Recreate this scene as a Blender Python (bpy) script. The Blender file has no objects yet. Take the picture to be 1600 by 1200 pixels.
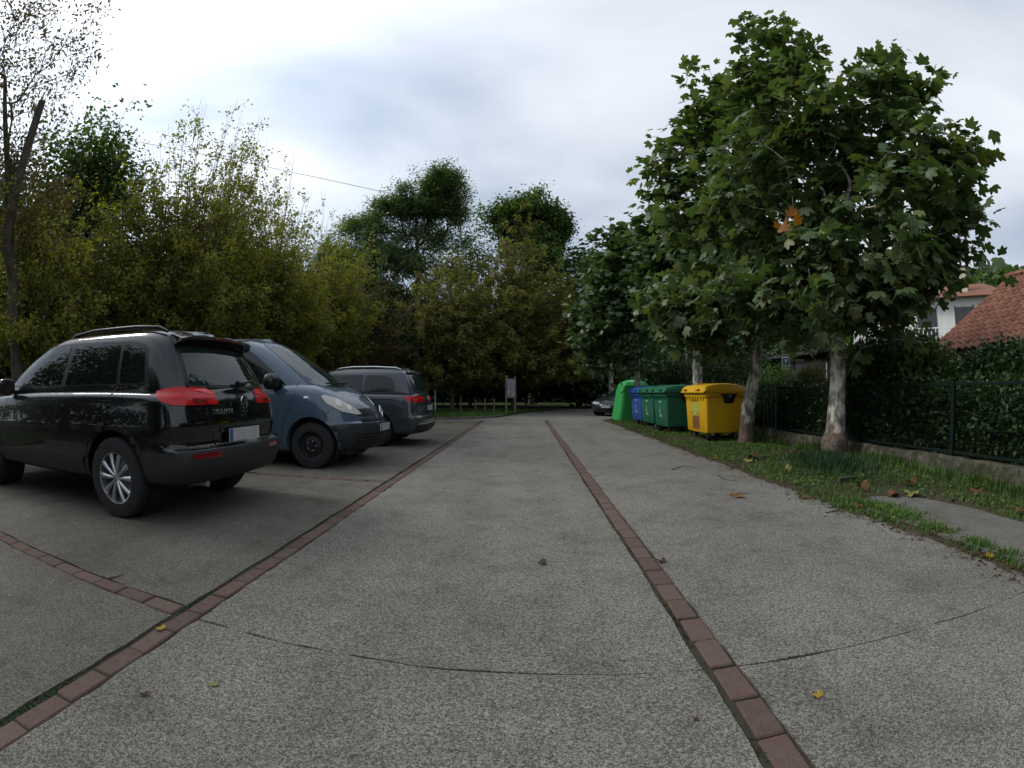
import bpy, bmesh, math, random
import numpy as np
from mathutils import Vector, Matrix
from mathutils.bvhtree import BVHTree

# ------------------------------------------------------------------ camera, sky, sun, exposure
S = bpy.context.scene
C = S.collection
CAM_H, PITCH, YAW, RPP = 1.1, 0.0163, 0.0285, 1.3072 / 1000.0      # metres, radians, radians, radians per photo pixel (1600 wide)
cam = bpy.data.cameras.new('camera')
cam_o = bpy.data.objects.new('camera', cam)
C.objects.link(cam_o)
cam.type = 'PANO'
cam.sensor_fit = 'HORIZONTAL'
cam.sensor_width = 36.0
cam.sensor_height = 27.0
pc = cam
pc.panorama_type = 'FISHEYE_LENS_POLYNOMIAL'
pc.fisheye_fov = math.radians(178)
pc.fisheye_polynomial_k0 = 0.0
pc.fisheye_polynomial_k1 = -RPP * 1600 / 36.0
pc.fisheye_polynomial_k2 = pc.fisheye_polynomial_k3 = pc.fisheye_polynomial_k4 = 0.0
cam.clip_start = 0.02
cam.clip_end = 3000
cam_o.location = (0, 0, CAM_H)
cam_o.rotation_euler = (math.pi / 2 + PITCH, 0, YAW)
S.camera = cam_o

SUN_AZ, SUN_EL = math.radians(-78), math.radians(42)               # azimuth from +Y towards +X
sun_dir = Vector((math.sin(SUN_AZ) * math.cos(SUN_EL), math.cos(SUN_AZ) * math.cos(SUN_EL), math.sin(SUN_EL)))
world = bpy.data.worlds.new('World')
S.world = world
world.use_nodes = True
wn, wl = world.node_tree.nodes, world.node_tree.links
wn.clear()


def wnode(t, **kw):
    n = wn.new(t)
    for k, v in kw.items():
        setattr(n, k, v)
    return n


def wmath(op, a, b=None, c=None, clamp=False):
    n = wnode('ShaderNodeMath', operation=op, use_clamp=clamp)
    for i, v in enumerate((a, b, c)):
        if v is None:
            continue
        if isinstance(v, (int, float)):
            n.inputs[i].default_value = v
        else:
            wl.new(v, n.inputs[i])
    return n.outputs[0]


tc = wnode('ShaderNodeTexCoord')
sky = wnode('ShaderNodeTexSky', sky_type='NISHITA')
sky.sun_disc = False
sky.sun_elevation = SUN_EL
sky.sun_rotation = SUN_AZ
sep = wnode('ShaderNodeSeparateXYZ')
wl.new(tc.outputs['Generated'], sep.inputs[0])
zz = wmath('ADD', wmath('MAXIMUM', sep.outputs[2], 0.0), 0.22)
comb = wnode('ShaderNodeCombineXYZ')                                # the cloud deck: a flat layer seen in perspective
wl.new(wmath('DIVIDE', sep.outputs[0], zz), comb.inputs[0])
wl.new(wmath('DIVIDE', sep.outputs[1], zz), comb.inputs[1])
n1 = wnode('ShaderNodeTexNoise')
n1.inputs['Scale'].default_value = 0.85
n1.inputs['Detail'].default_value = 5
n1.inputs['Roughness'].default_value = 0.5
n1.inputs['Distortion'].default_value = 0.3
mp = wnode('ShaderNodeMapping')
mp.inputs['Location'].default_value = (3.1, 1.7, 0)
mp.inputs['Scale'].default_value = (0.8, 1.25, 1)
wl.new(comb.outputs[0], mp.inputs[0])
wl.new(mp.outputs[0], n1.inputs['Vector'])
ramp = wnode('ShaderNodeValToRGB')
ramp.color_ramp.elements[0].position = 0.36
ramp.color_ramp.elements[0].color = (4.1, 4.8, 5.8, 1)
ramp.color_ramp.elements[1].position = 0.66
ramp.color_ramp.elements[1].color = (8.5, 8.8, 9.3, 1)
wl.new(n1.outputs[0], ramp.inputs[0])
# the veil of cloud is brightest round the hidden sun
dotn = wnode('ShaderNodeVectorMath', operation='DOT_PRODUCT')
wl.new(tc.outputs['Generated'], dotn.inputs[0])
dotn.inputs[1].default_value = sun_dir
glow = wmath('POWER', wmath('MAXIMUM', dotn.outputs['Value'], 0.0), 3.0)
gfac = wmath('MULTIPLY_ADD', glow, 0.9, 0.92)
mulg = wnode('ShaderNodeVectorMath', operation='SCALE')
wl.new(ramp.outputs[0], mulg.inputs[0])
wl.new(gfac, mulg.inputs['Scale'])
mixs = wnode('ShaderNodeMix', data_type='RGBA')
mixs.inputs[0].default_value = 0.9
wl.new(sky.outputs[0], mixs.inputs[6])
wl.new(mulg.outputs[0], mixs.inputs[7])
bg = wnode('ShaderNodeBackground')
bg.inputs['Strength'].default_value = 0.1
wl.new(mixs.outputs[2], bg.inputs['Color'])
wo = wnode('ShaderNodeOutputWorld')
wl.new(bg.outputs[0], wo.inputs[0])

sl = bpy.data.lights.new('sun', 'SUN')
sl.energy = 1.5
sl.angle = math.radians(14)
sl.color = (1.0, 0.96, 0.9)
so = bpy.data.objects.new('sun', sl)
C.objects.link(so)
so.rotation_euler = (-sun_dir).to_track_quat('-Z', 'Y').to_euler()

S.view_settings.view_transform = 'Standard'
S.view_settings.look = 'None'
S.view_settings.exposure = 0.35
S.view_settings.gamma = 1.0
S.cycles.max_bounces = 7
S.cycles.diffuse_bounces = 4
S.cycles.transparent_max_bounces = 8
S.cycles.use_denoising = True

# ------------------------------------------------------------------ helpers
rng = np.random.default_rng(7)
random.seed(7)
PI = math.pi


def ray(u, v):
    """Direction of photo pixel (u, v) of the 1600x1200 picture."""
    x, y = u - 800.0, 600.0 - v
    r = math.hypot(x, y)
    th = RPP * r
    s = math.sin(th) / max(r, 1e-6)
    d = [x * s, math.cos(th), y * s]
    cp, sp = math.cos(PITCH), math.sin(PITCH)
    d = [d[0], cp * d[1] - sp * d[2], sp * d[1] + cp * d[2]]
    cy, sy = math.cos(YAW), math.sin(YAW)
    return Vector((cy * d[0] - sy * d[1], sy * d[0] + cy * d[1], d[2]))


def G(u, v, z=0.0):                   # where the pixel meets the level z
    d = ray(u, v)
    t = (z - CAM_H) / d.z
    return Vector((d.x * t, d.y * t, z))


def P(u, v, rr):                      # the pixel at horizontal range rr
    d = ray(u, v)
    t = rr / math.hypot(d.x, d.y)
    return Vector((d.x * t, d.y * t, CAM_H + d.z * t))


def tag(o, label=None, cat=None, group=None, kind=None):
    if label: o['label'] = label
    if cat: o['category'] = cat
    if group: o['group'] = group
    if kind: o['kind'] = kind
    return o


def empty(name, loc=(0, 0, 0), rz=0.0, parent=None):
    o = bpy.data.objects.new(name, None)
    o.empty_display_size = 0.2
    C.objects.link(o)
    o.location = loc
    o.rotation_euler = (0, 0, rz)
    if parent: o.parent = parent
    return o


def link(name, me, mat=None, parent=None, smooth=False):
    if mat is not None and not me.materials:
        me.materials.append(mat)
    o = bpy.data.objects.new(name, me)
    C.objects.link(o)
    if parent is not None:
        o.parent = parent
    if smooth:
        me.polygons.foreach_set('use_smooth', np.ones(len(me.polygons), dtype=bool))
    return o


def fast_mesh(name, V, F):
    """V (n,3), F (m,k): one mesh from numpy arrays."""
    me = bpy.data.meshes.new(name)
    V = np.ascontiguousarray(V, dtype=np.float32)
    F = np.ascontiguousarray(F, dtype=np.int32)
    m, k = F.shape
    me.vertices.add(len(V))
    me.vertices.foreach_set('co', V.ravel())
    me.loops.add(m * k)
    me.loops.foreach_set('vertex_index', F.ravel())
    me.polygons.add(m)
    me.polygons.foreach_set('loop_start', np.arange(0, m * k, k, dtype=np.int32))
    me.update(calc_edges=True)
    return me


def bm_obj(name, bm, mat=None, parent=None, smooth=False, angle=None):
    bmesh.ops.recalc_face_normals(bm, faces=bm.faces)
    me = bpy.data.meshes.new(name)
    bm.to_mesh(me)
    bm.free()
    o = link(name, me, mat, parent, smooth)
    if angle is not None:
        sharp_by_angle(me, angle)
    return o


def sharp_by_angle(me, deg):
    bm = bmesh.new()
    bm.from_mesh(me)
    a = math.radians(deg)
    for f in bm.faces: f.smooth = True
    for e in bm.edges:
        e.smooth = len(e.link_faces) == 2 and e.calc_face_angle(0) < a
    bm.to_mesh(me)
    bm.free()


def add_box(bm, x0, x1, y0, y1, z0, z1, bev=0.0, seg=2):
    r = bmesh.ops.create_cube(bm, size=1)
    vs = r['verts']
    for v in vs:
        v.co = Vector(((x0 + x1) / 2 + v.co.x * (x1 - x0), (y0 + y1) / 2 + v.co.y * (y1 - y0), (z0 + z1) / 2 + v.co.z * (z1 - z0)))
    if bev:
        es = list({e for v in vs for e in v.link_edges})
        bmesh.ops.bevel(bm, geom=es, offset=bev, segments=seg, profile=0.5, affect='EDGES')
    return vs


def box_obj(name, dims, mat, parent=None, bev=0.0):
    bm = bmesh.new()
    add_box(bm, *dims, bev=bev)
    return bm_obj(name, bm, mat, parent, smooth=False)


def tube_arrays(A, B, ra, rb, n):
    """Tapered tubes from A to B (m,3) with radii ra, rb and n sides."""
    A = np.asarray(A, float); B = np.asarray(B, float)
    d = B - A
    L = np.linalg.norm(d, axis=1, keepdims=True)
    d = d / np.maximum(L, 1e-9)
    ref = np.where(np.abs(d[:, 2:3]) > 0.9, np.array([[1.0, 0, 0]]), np.array([[0, 0, 1.0]]))
    u = np.cross(d, ref); u /= np.linalg.norm(u, axis=1, keepdims=True)
    w = np.cross(d, u)
    ang = np.arange(n) * 2 * PI / n
    ring = u[:, None, :] * np.cos(ang)[None, :, None] + w[:, None, :] * np.sin(ang)[None, :, None]
    va = A[:, None, :] + ring * np.asarray(ra)[:, None, None]
    vb = B[:, None, :] + ring * np.asarray(rb)[:, None, None]
    V = np.concatenate([va, vb], 1).reshape(-1, 3)
    i = np.arange(n); j = (i + 1) % n
    f = np.stack([i, j, j + n, i + n], 1)
    F = (f[None] + (np.arange(len(A)) * 2 * n)[:, None, None]).reshape(-1, 4)
    return V, F


def tube_path(name, pts, rad, mat, parent=None, n=8, cap=True):
    """One continuous tube along a polyline."""
    pts = [Vector(p) for p in pts]
    if isinstance(rad, (int, float)): rad = [rad] * len(pts)
    bm = bmesh.new()
    rings = []
    u = None
    for i, p in enumerate(pts):
        a = pts[max(i - 1, 0)]; b = pts[min(i + 1, len(pts) - 1)]
        d = (b - a).normalized()
        if u is None:
            u = d.orthogonal().normalized()
        else:
            u = (u - d * u.dot(d)).normalized()
        w = d.cross(u)
        rings.append([bm.verts.new(p + (u * math.cos(t) + w * math.sin(t)) * rad[i]) for t in (k * 2 * PI / n for k in range(n))])
    for r0, r1 in zip(rings, rings[1:]):
        for k in range(n):
            bm.faces.new((r0[k], r0[(k + 1) % n], r1[(k + 1) % n], r1[k]))
    if cap:
        bm.faces.new(rings[0]); bm.faces.new(rings[-1])
    return bm_obj(name, bm, mat, parent, angle=50)


def lathe_bm(prof, n=32, axis='y'):
    """Revolve (radius, height) pairs; the axis runs along y (or z)."""
    bm = bmesh.new()
    rings = []
    for r, t in prof:
        ring = []
        for k in range(n):
            a = 2 * PI * k / n
            co = (r * math.cos(a), t, r * math.sin(a)) if axis == 'y' else (r * math.cos(a), r * math.sin(a), t)
            ring.append(bm.verts.new(co))
        rings.append(ring)
    for r0, r1 in zip(rings, rings[1:]):
        for k in range(n):
            bm.faces.new((r0[k], r0[(k + 1) % n], r1[(k + 1) % n], r1[k]))
    bmesh.ops.remove_doubles(bm, verts=bm.verts, dist=1e-5)
    return bm


def poly_prism(name, pts, z0, z1, mat, parent=None, bev=0.0):
    bm = bmesh.new()
    lo = [bm.verts.new((p[0], p[1], z0)) for p in pts]
    hi = [bm.verts.new((p[0], p[1], z1)) for p in pts]
    n = len(pts)
    bm.faces.new(hi); bm.faces.new(lo[::-1])
    for i in range(n):
        bm.faces.new((lo[i], lo[(i + 1) % n], hi[(i + 1) % n], hi[i]))
    return bm_obj(name, bm, mat, parent)


def text_obj(name, s, size, mat, parent, M, depth=0.002, sx=1.0):
    cu = bpy.data.curves.new(name, 'FONT')
    cu.body = s; cu.size = size; cu.extrude = depth; cu.align_x = 'CENTER'; cu.align_y = 'CENTER'
    t = bpy.data.objects.new('tmp', cu)
    C.objects.link(t)
    dg = bpy.context.evaluated_depsgraph_get()
    me = bpy.data.meshes.new_from_object(t.evaluated_get(dg))
    bpy.data.objects.remove(t)
    me.transform(Matrix.Diagonal((sx, 1, 1, 1)))
    me.transform(M)
    me.materials.clear()
    return link(name, me, mat, parent)


# ------------------------------------------------------------------ materials
class N:
    """Small node-tree writer."""
    def __init__(s, name):
        s.m = bpy.data.materials.new(name)
        s.m.use_nodes = True
        s.t = s.m.node_tree
        s.t.nodes.clear()
        s.out = s.t.nodes.new('ShaderNodeOutputMaterial')

    def n(s, t, **kw):
        x = s.t.nodes.new(t)
        for k, v in kw.items(): setattr(x, k, v)
        return x

    def put(s, sock, v):
        if isinstance(v, bpy.types.NodeSocket): s.t.links.new(v, sock)
        elif isinstance(v, tuple) and len(v) == 3 and sock.type == 'RGBA': sock.default_value = (*v, 1)
        else: sock.default_value = v

    def math(s, op, a, b=0.0, clamp=False):
        x = s.n('ShaderNodeMath', operation=op, use_clamp=clamp)
        s.put(x.inputs[0], a); s.put(x.inputs[1], b)
        return x.outputs[0]

    def mix(s, f, a, b, blend='MIX'):
        x = s.n('ShaderNodeMix', data_type='RGBA', blend_type=blend)
        s.put(x.inputs[0], f); s.put(x.inputs[6], a); s.put(x.inputs[7], b)
        return x.outputs[2]

    def obj(s, scale=(1, 1, 1)):
        c = s.n('ShaderNodeTexCoord')
        mpn = s.n('ShaderNodeMapping')
        mpn.inputs['Scale'].default_value = scale
        s.t.links.new(c.outputs['Object'], mpn.inputs[0])
        return mpn.outputs[0]

    def noise(s, vec, scale, detail=3, rough=0.5):
        x = s.n('ShaderNodeTexNoise')
        s.put(x.inputs['Vector'], vec)
        x.inputs['Scale'].default_value = scale; x.inputs['Detail'].default_value = detail; x.inputs['Roughness'].default_value = rough
        return x.outputs[0]

    def voro(s, vec, scale, out='Distance', feature='F1'):
        x = s.n('ShaderNodeTexVoronoi', feature=feature)
        s.put(x.inputs['Vector'], vec)
        x.inputs['Scale'].default_value = scale
        return x.outputs[out]

    def ramp(s, f, stops, interp='LINEAR'):
        x = s.n('ShaderNodeValToRGB')
        cr = x.color_ramp
        cr.interpolation = interp
        while len(cr.elements) < len(stops): cr.elements.new(0.5)
        for e, (p, c) in zip(cr.elements, stops):
            e.position = p
            e.color = (*c, 1) if isinstance(c, tuple) else (c, c, c, 1)
        s.put(x.inputs[0], f)
        return x.outputs[0]

    def bump(s, h, strength=0.3, dist=0.01):
        x = s.n('ShaderNodeBump')
        x.inputs['Strength'].default_value = strength; x.inputs['Distance'].default_value = dist
        s.put(x.inputs['Height'], h)
        return x.outputs[0]

    def bsdf(s, **kw):
        x = s.n('ShaderNodeBsdfPrincipled')
        for k, v in kw.items():
            s.put(x.inputs[k.replace('_', ' ')], v)
        s.t.links.new(x.outputs[0], s.out.inputs[0])
        return x


def plain(name, col, rough=0.5, metal=0.0, coat=0.0, var=0.12, scale=6.0, spec=0.5, bump=0.0):
    """A plain paint or plastic with faint dirt variation."""
    k = N(name)
    v = k.obj()
    nz = k.noise(v, scale, 4, 0.6)
    f = k.ramp(nz, [(0.3, 1 - var), (0.7, 1 + var * 0.4)])
    c = k.mix(1.0, col, f, 'MULTIPLY')
    kw = dict(Base_Color=c, Roughness=rough, Metallic=metal, Coat_Weight=coat, Specular_IOR_Level=spec)
    if coat: kw['Coat_Roughness'] = 0.03
    if bump: kw['Normal'] = k.bump(k.noise(v, scale * 12, 3), bump, 0.004)
    k.bsdf(**kw)
    return k.m


def paint(name, col, flake=0.0, rough=0.3, dirt=0.3):
    k = N(name)
    v = k.obj()
    nz = k.noise(v, 3.0, 5, 0.6)
    sx = k.n('ShaderNodeSeparateXYZ'); k.put(sx.inputs[0], v)
    low = k.math('MULTIPLY', k.ramp(sx.outputs[2], [(0.2, 1.0), (0.75, 0.0)]), k.ramp(nz, [(0.35, 0.0), (0.7, 1.0)]))
    c = k.mix(k.math('MULTIPLY', low, dirt), col, (0.09, 0.08, 0.065))
    r = k.math('ADD', rough, k.math('MULTIPLY', low, 0.3))
    k.bsdf(Base_Color=c, Roughness=r, Metallic=flake, Coat_Weight=1.0, Coat_Roughness=0.02, Specular_IOR_Level=0.15)
    return k.m


def leaf_mat(name, cols, trans=0.35, rough=0.45, spec=0.35, tcol=(1.08, 1.15, 0.45)):
    """Leaves: colour differs from leaf to leaf, light passes through."""
    k = N(name)
    g = k.n('ShaderNodeNewGeometry')
    oi = k.n('ShaderNodeObjectInfo')
    rnd = k.math('FRACT', k.math('ADD', g.outputs['Random Per Island'], oi.outputs['Random']))
    n = len(cols)
    c = k.ramp(rnd, [(i / max(n - 1, 1), col) for i, col in enumerate(cols)])
    big = k.noise(k.obj(), 0.55, 2, 0.5)
    c = k.mix(1.0, c, k.ramp(big, [(0.3, 0.72), (0.7, 1.2)]), 'MULTIPLY')
    p = k.n('ShaderNodeBsdfPrincipled')
    k.put(p.inputs['Base Color'], c)
    p.inputs['Roughness'].default_value = rough
    p.inputs['Specular IOR Level'].default_value = spec
    t = k.n('ShaderNodeBsdfTranslucent')
    k.put(t.inputs[0], k.mix(1.0, c, tcol, 'MULTIPLY'))
    mx = k.n('ShaderNodeMixShader')
    mx.inputs[0].default_value = trans
    k.t.links.new(p.outputs[0], mx.inputs[1]); k.t.links.new(t.outputs[0], mx.inputs[2])
    k.t.links.new(mx.outputs[0], k.out.inputs[0])
    return k.m


def concrete_mat(name, lo, hi, stain, speck=1.0):
    """Washed concrete: light and dark aggregate, broad stains."""
    k = N(name)
    v = k.obj()
    cell = k.voro(v, 150, 'Color')
    sc = k.n('ShaderNodeSeparateColor'); k.put(sc.inputs[0], cell)
    fine = k.noise(v, 210, 3, 0.75)
    mid = k.noise(v, 60, 4, 0.7)
    big = k.noise(v, 0.8, 5, 0.65)
    a = k.math('ADD', k.math('MULTIPLY', sc.outputs[0], 0.22), k.math('ADD', k.math('MULTIPLY', fine, 0.75), k.math('MULTIPLY', mid, 0.35)))
    c = k.ramp(a, [(0.53, lo), (0.66, tuple(x * 0.62 + y * 0.38 for x, y in zip(lo, hi))), (0.80, hi)])
    c = k.mix(k.ramp(big, [(0.42, 0.0), (0.7, 0.75)]), c, k.mix(1.0, c, stain, 'MULTIPLY'))
    patch = k.noise(v, 3.2, 5, 0.75)
    c = k.mix(k.ramp(patch, [(0.5, 0.0), (0.7, 0.55)]), c, k.mix(1.0, c, (0.62, 0.6, 0.56), 'MULTIPLY'))
    track = k.noise(k.obj((1.6, 0.12, 1)), 1.0, 4, 0.6)               # wheel tracks along the lane
    c = k.mix(k.ramp(track, [(0.46, 0.0), (0.62, 0.38)]), c, k.mix(1.0, c, (0.7, 0.69, 0.66), 'MULTIPLY'))
    spot = k.voro(v, 1.7, 'Distance')                                 # old oil spots and gum
    sn = k.math('ADD', spot, k.math('MULTIPLY', k.noise(v, 12, 3, 0.7), 0.12))
    c = k.mix(k.ramp(sn, [(0.09, 0.55), (0.16, 0.0)]), c, k.mix(1.0, c, (0.42, 0.4, 0.38), 'MULTIPLY'))
    k.bsdf(Base_Color=c, Roughness=0.9, Specular_IOR_Level=0.25, Normal=k.bump(a, 0.55, 0.006))
    return k.m


M = {}
M['road'] = concrete_mat('washed_concrete', (0.052, 0.049, 0.043), (0.32, 0.304, 0.266), (0.66, 0.64, 0.6))
M['bay'] = concrete_mat('bay_concrete', (0.050, 0.046, 0.038), (0.215, 0.20, 0.168), (0.62, 0.59, 0.52))
M['slab'] = concrete_mat('smooth_concrete', (0.085, 0.082, 0.073), (0.20, 0.192, 0.172), (0.6, 0.58, 0.52))


def brick_mat():
    k = N('red_paver')
    oi = k.n('ShaderNodeObjectInfo')
    v = k.obj()
    c = k.ramp(oi.outputs['Random'], [(0, (0.072, 0.046, 0.037)), (0.5, (0.092, 0.055, 0.044)), (1, (0.108, 0.070, 0.056))])
    c = k.mix(k.ramp(k.noise(v, 16, 5, 0.7), [(0.4, 0.0), (0.75, 0.5)]), c, (0.13, 0.11, 0.095))
    c = k.mix(k.ramp(k.noise(v, 140, 2), [(0.4, 0.0), (0.8, 0.5)]), c, (0.17, 0.125, 0.11))
    k.bsdf(Base_Color=c, Roughness=0.92, Specular_IOR_Level=0.2, Normal=k.bump(k.noise(v, 120, 3), 0.4, 0.004))
    return k.m


M['brick'] = brick_mat()


def soil_mat(name, a, b, c3, sc=9):
    k = N(name)
    v = k.obj()
    c = k.ramp(k.noise(v, sc, 6, 0.7), [(0.3, a), (0.5, b), (0.7, c3)])
    c = k.mix(k.ramp(k.noise(v, 90, 3, 0.7), [(0.5, 0.0), (0.7, 0.6)]), c, tuple(x * 1.7 for x in b))
    k.bsdf(Base_Color=c, Roughness=0.95, Specular_IOR_Level=0.15, Normal=k.bump(k.noise(v, 45, 5, 0.7), 0.8, 0.02))
    return k.m


M['soil'] = soil_mat('earth', (0.035, 0.032, 0.020), (0.055, 0.046, 0.030), (0.05, 0.06, 0.022))
M['ground'] = soil_mat('ground_cover', (0.018, 0.03, 0.010), (0.03, 0.045, 0.014), (0.045, 0.05, 0.022), 2.5)
M['joint'] = soil_mat('joint_dirt', (0.03, 0.027, 0.02), (0.05, 0.045, 0.034), (0.045, 0.055, 0.02), 22)
M['grass'] = leaf_mat('grass_blades', [(0.045, 0.105, 0.02), (0.065, 0.145, 0.026), (0.09, 0.175, 0.034), (0.12, 0.15, 0.045)], 0.3, 0.5, 0.25)
M['grassblue'] = leaf_mat('tuft_blades', [(0.02, 0.055, 0.022), (0.03, 0.07, 0.028), (0.04, 0.085, 0.03)], 0.25, 0.5, 0.25)
M['plane'] = leaf_mat('plane_leaves', [(0.060, 0.108, 0.036), (0.082, 0.140, 0.046), (0.112, 0.172, 0.062), (0.17, 0.215, 0.11), (0.072, 0.122, 0.048), (0.16, 0.17, 0.05)], 0.36, 0.45, 0.35)
M['plane_far'] = leaf_mat('plane_leaves_far', [(0.050, 0.094, 0.034), (0.070, 0.124, 0.044), (0.11, 0.16, 0.075)], 0.34, 0.4, 0.45)
M['yellow'] = leaf_mat('yellowing_leaves', [(0.145, 0.175, 0.034), (0.22, 0.235, 0.046), (0.30, 0.285, 0.058), (0.185, 0.205, 0.04), (0.26, 0.20, 0.055)], 0.55, 0.5, 0.25)
M['sparse'] = leaf_mat('brown_green_leaves', [(0.09, 0.085, 0.03), (0.12, 0.10, 0.035), (0.11, 0.065, 0.03), (0.10, 0.11, 0.026)], 0.4, 0.5, 0.25)
M['olive'] = leaf_mat('olive_leaves', [(0.135, 0.15, 0.042), (0.185, 0.185, 0.052), (0.23, 0.205, 0.064), (0.155, 0.165, 0.046)], 0.5, 0.5, 0.25)
M['ash'] = leaf_mat('ash_leaves', [(0.07, 0.12, 0.05), (0.095, 0.155, 0.06), (0.125, 0.18, 0.064)], 0.48, 0.5, 0.3)
M['oak'] = leaf_mat('oak_leaves', [(0.055, 0.095, 0.03), (0.075, 0.13, 0.038), (0.10, 0.15, 0.044)], 0.45, 0.5, 0.3)
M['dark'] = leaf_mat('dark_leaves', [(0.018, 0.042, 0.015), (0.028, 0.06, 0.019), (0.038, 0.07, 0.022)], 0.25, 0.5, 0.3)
M['hedge'] = leaf_mat('hedge_leaves', [(0.024, 0.055, 0.015), (0.038, 0.08, 0.02), (0.06, 0.105, 0.027)], 0.3, 0.4, 0.4)
M['shrub'] = leaf_mat('shrub_leaves', [(0.065, 0.12, 0.035), (0.10, 0.17, 0.045), (0.14, 0.21, 0.06)], 0.3, 0.45, 0.35)
M['golden'] = leaf_mat('golden_leaves', [(0.08, 0.085, 0.012), (0.12, 0.115, 0.016), (0.06, 0.07, 0.012)], 0.35, 0.5, 0.25)
M['fir'] = leaf_mat('fir_needles', [(0.010, 0.032, 0.018), (0.016, 0.046, 0.024)], 0.15, 0.55, 0.25)
M['dead'] = leaf_mat('dead_leaves', [(0.14, 0.06, 0.02), (0.20, 0.10, 0.035), (0.12, 0.055, 0.028), (0.24, 0.15, 0.05)], 0.2, 0.6, 0.2)
M['litter'] = leaf_mat('leaf_litter', [(0.07, 0.035, 0.02), (0.10, 0.05, 0.03), (0.05, 0.03, 0.02)], 0.1, 0.7, 0.15)
M['greenyellow'] = leaf_mat('fallen_green_leaf', [(0.2, 0.22, 0.06), (0.26, 0.25, 0.08)], 0.25, 0.5, 0.3)
M['yellowleaf'] = leaf_mat('fallen_yellow_leaf', [(0.36, 0.25, 0.02), (0.42, 0.28, 0.03)], 0.25, 0.5, 0.3)
M['orange'] = leaf_mat('orange_leaf', [(0.30, 0.10, 0.012), (0.24, 0.09, 0.015)], 0.35, 0.5, 0.3)


def bark_mat(name, a, b, sc=14, stretch=0.35):
    k = N(name)
    v = k.obj((1, 1, stretch))
    c = k.ramp(k.noise(v, sc, 6, 0.7), [(0.32, a), (0.68, b)])
    k.bsdf(Base_Color=c, Roughness=0.95, Specular_IOR_Level=0.2, Normal=k.bump(k.noise(v, sc * 3, 5, 0.7), 0.8, 0.02))
    return k.m


M['bark'] = bark_mat('grey_brown_bark', (0.045, 0.036, 0.027), (0.12, 0.10, 0.078))
M['wood'] = bark_mat('weathered_wood', (0.11, 0.085, 0.055), (0.22, 0.18, 0.13), 10, 0.12)


def plane_bark():
    """Plane tree: pale flakes over grey-brown, rough brown foot."""
    k = N('plane_bark')
    v = k.obj((1, 1, 0.45))
    d = k.noise(v, 9, 5, 0.6)
    c = k.ramp(d, [(0.36, (0.10, 0.085, 0.065)), (0.46, (0.18, 0.165, 0.135)), (0.52, (0.33, 0.31, 0.27)), (0.58, (0.58, 0.54, 0.47))], 'LINEAR')
    c = k.mix(k.ramp(k.noise(v, 40, 4, 0.7), [(0.5, 0.0), (0.75, 0.7)]), c, (0.11, 0.09, 0.07))
    sx = k.n('ShaderNodeSeparateXYZ')
    tcn = k.n('ShaderNodeTexCoord'); k.t.links.new(tcn.outputs['Object'], sx.inputs[0])
    foot = k.ramp(k.math('ADD', sx.outputs[2], k.math('MULTIPLY', k.math('SUBTRACT', d, 0.5), 0.5)), [(0.46, 1.0), (0.6, 0.0)])
    rough = k.ramp(k.voro(k.obj((1, 1, 0.6)), 38), [(0.1, (0.04, 0.024, 0.019)), (0.45, (0.10, 0.064, 0.048)), (0.8, (0.145, 0.105, 0.083))])
    c = k.mix(k.math('MULTIPLY', foot, 0.9), c, rough)
    k.bsdf(Base_Color=c, Roughness=0.9, Specular_IOR_Level=0.2, Normal=k.bump(k.math('ADD', d, k.math('MULTIPLY', k.noise(v, 60, 4, 0.7), 0.4)), 0.7, 0.02))
    return k.m


M['planebark'] = plane_bark()
M['black'] = paint('black_car_paint', (0.004, 0.004, 0.005), 0.0, 0.25, 0.12)
M['blue'] = paint('slate_blue_van_paint', (0.055, 0.088, 0.125), 0.15, 0.35, 0.25)
M['grey'] = paint('dark_grey_car_paint', (0.045, 0.052, 0.062), 0.3, 0.35, 0.2)
M['fargrey'] = paint('anthracite_car_paint', (0.035, 0.04, 0.046), 0.2, 0.35, 0.2)
M['clad'] = plain('grey_black_cladding', (0.018, 0.0185, 0.02), 0.6, var=0.25, bump=0.15)
M['vanclad'] = plain('dark_bumper_plastic', (0.022, 0.027, 0.033), 0.5, var=0.2)
M['trim'] = plain('black_trim', (0.006, 0.006, 0.007), 0.35)
M['gap'] = plain('panel_gap', (0.002, 0.002, 0.002), 0.8)
M['under'] = plain('underbody', (0.008, 0.008, 0.008), 0.9)
M['tyre'] = plain('tyre_rubber', (0.014, 0.014, 0.0145), 0.85, var=0.35, scale=12, bump=0.2)
M['alloy'] = plain('silver_alloy', (0.48, 0.48, 0.5), 0.34, 0.85, var=0.25)
M['steel'] = plain('black_steel_rim', (0.02, 0.02, 0.021), 0.5, 0.4)
M['zinc'] = plain('galvanised_steel', (0.34, 0.35, 0.36), 0.45, 0.7)
M['chrome'] = plain('chrome', (0.7, 0.7, 0.71), 0.12, 1.0, var=0.05)
M['rail'] = plain('silver_roof_rail', (0.6, 0.61, 0.62), 0.3, 0.9, var=0.05)
M['plate'] = plain('white_plate', (0.42, 0.43, 0.44), 0.45, var=0.25, scale=10)
M['plateblue'] = plain('blue_plate_band', (0.03, 0.07, 0.25), 0.45)
M['white'] = plain('white_paint', (0.7, 0.7, 0.68), 0.6)


def glass_mat(name, tint, mixv=0.15):
    k = N(name)
    k.bsdf(Base_Color=tint, Roughness=0.02, Specular_IOR_Level=0.55)
    return k.m


M['glass'] = glass_mat('dark_car_glass', (0.006, 0.009, 0.009))
M['glassg'] = glass_mat('green_tinted_glass', (0.012, 0.022, 0.021))
M['winglass'] = glass_mat('house_glass', (0.02, 0.025, 0.03))


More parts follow.
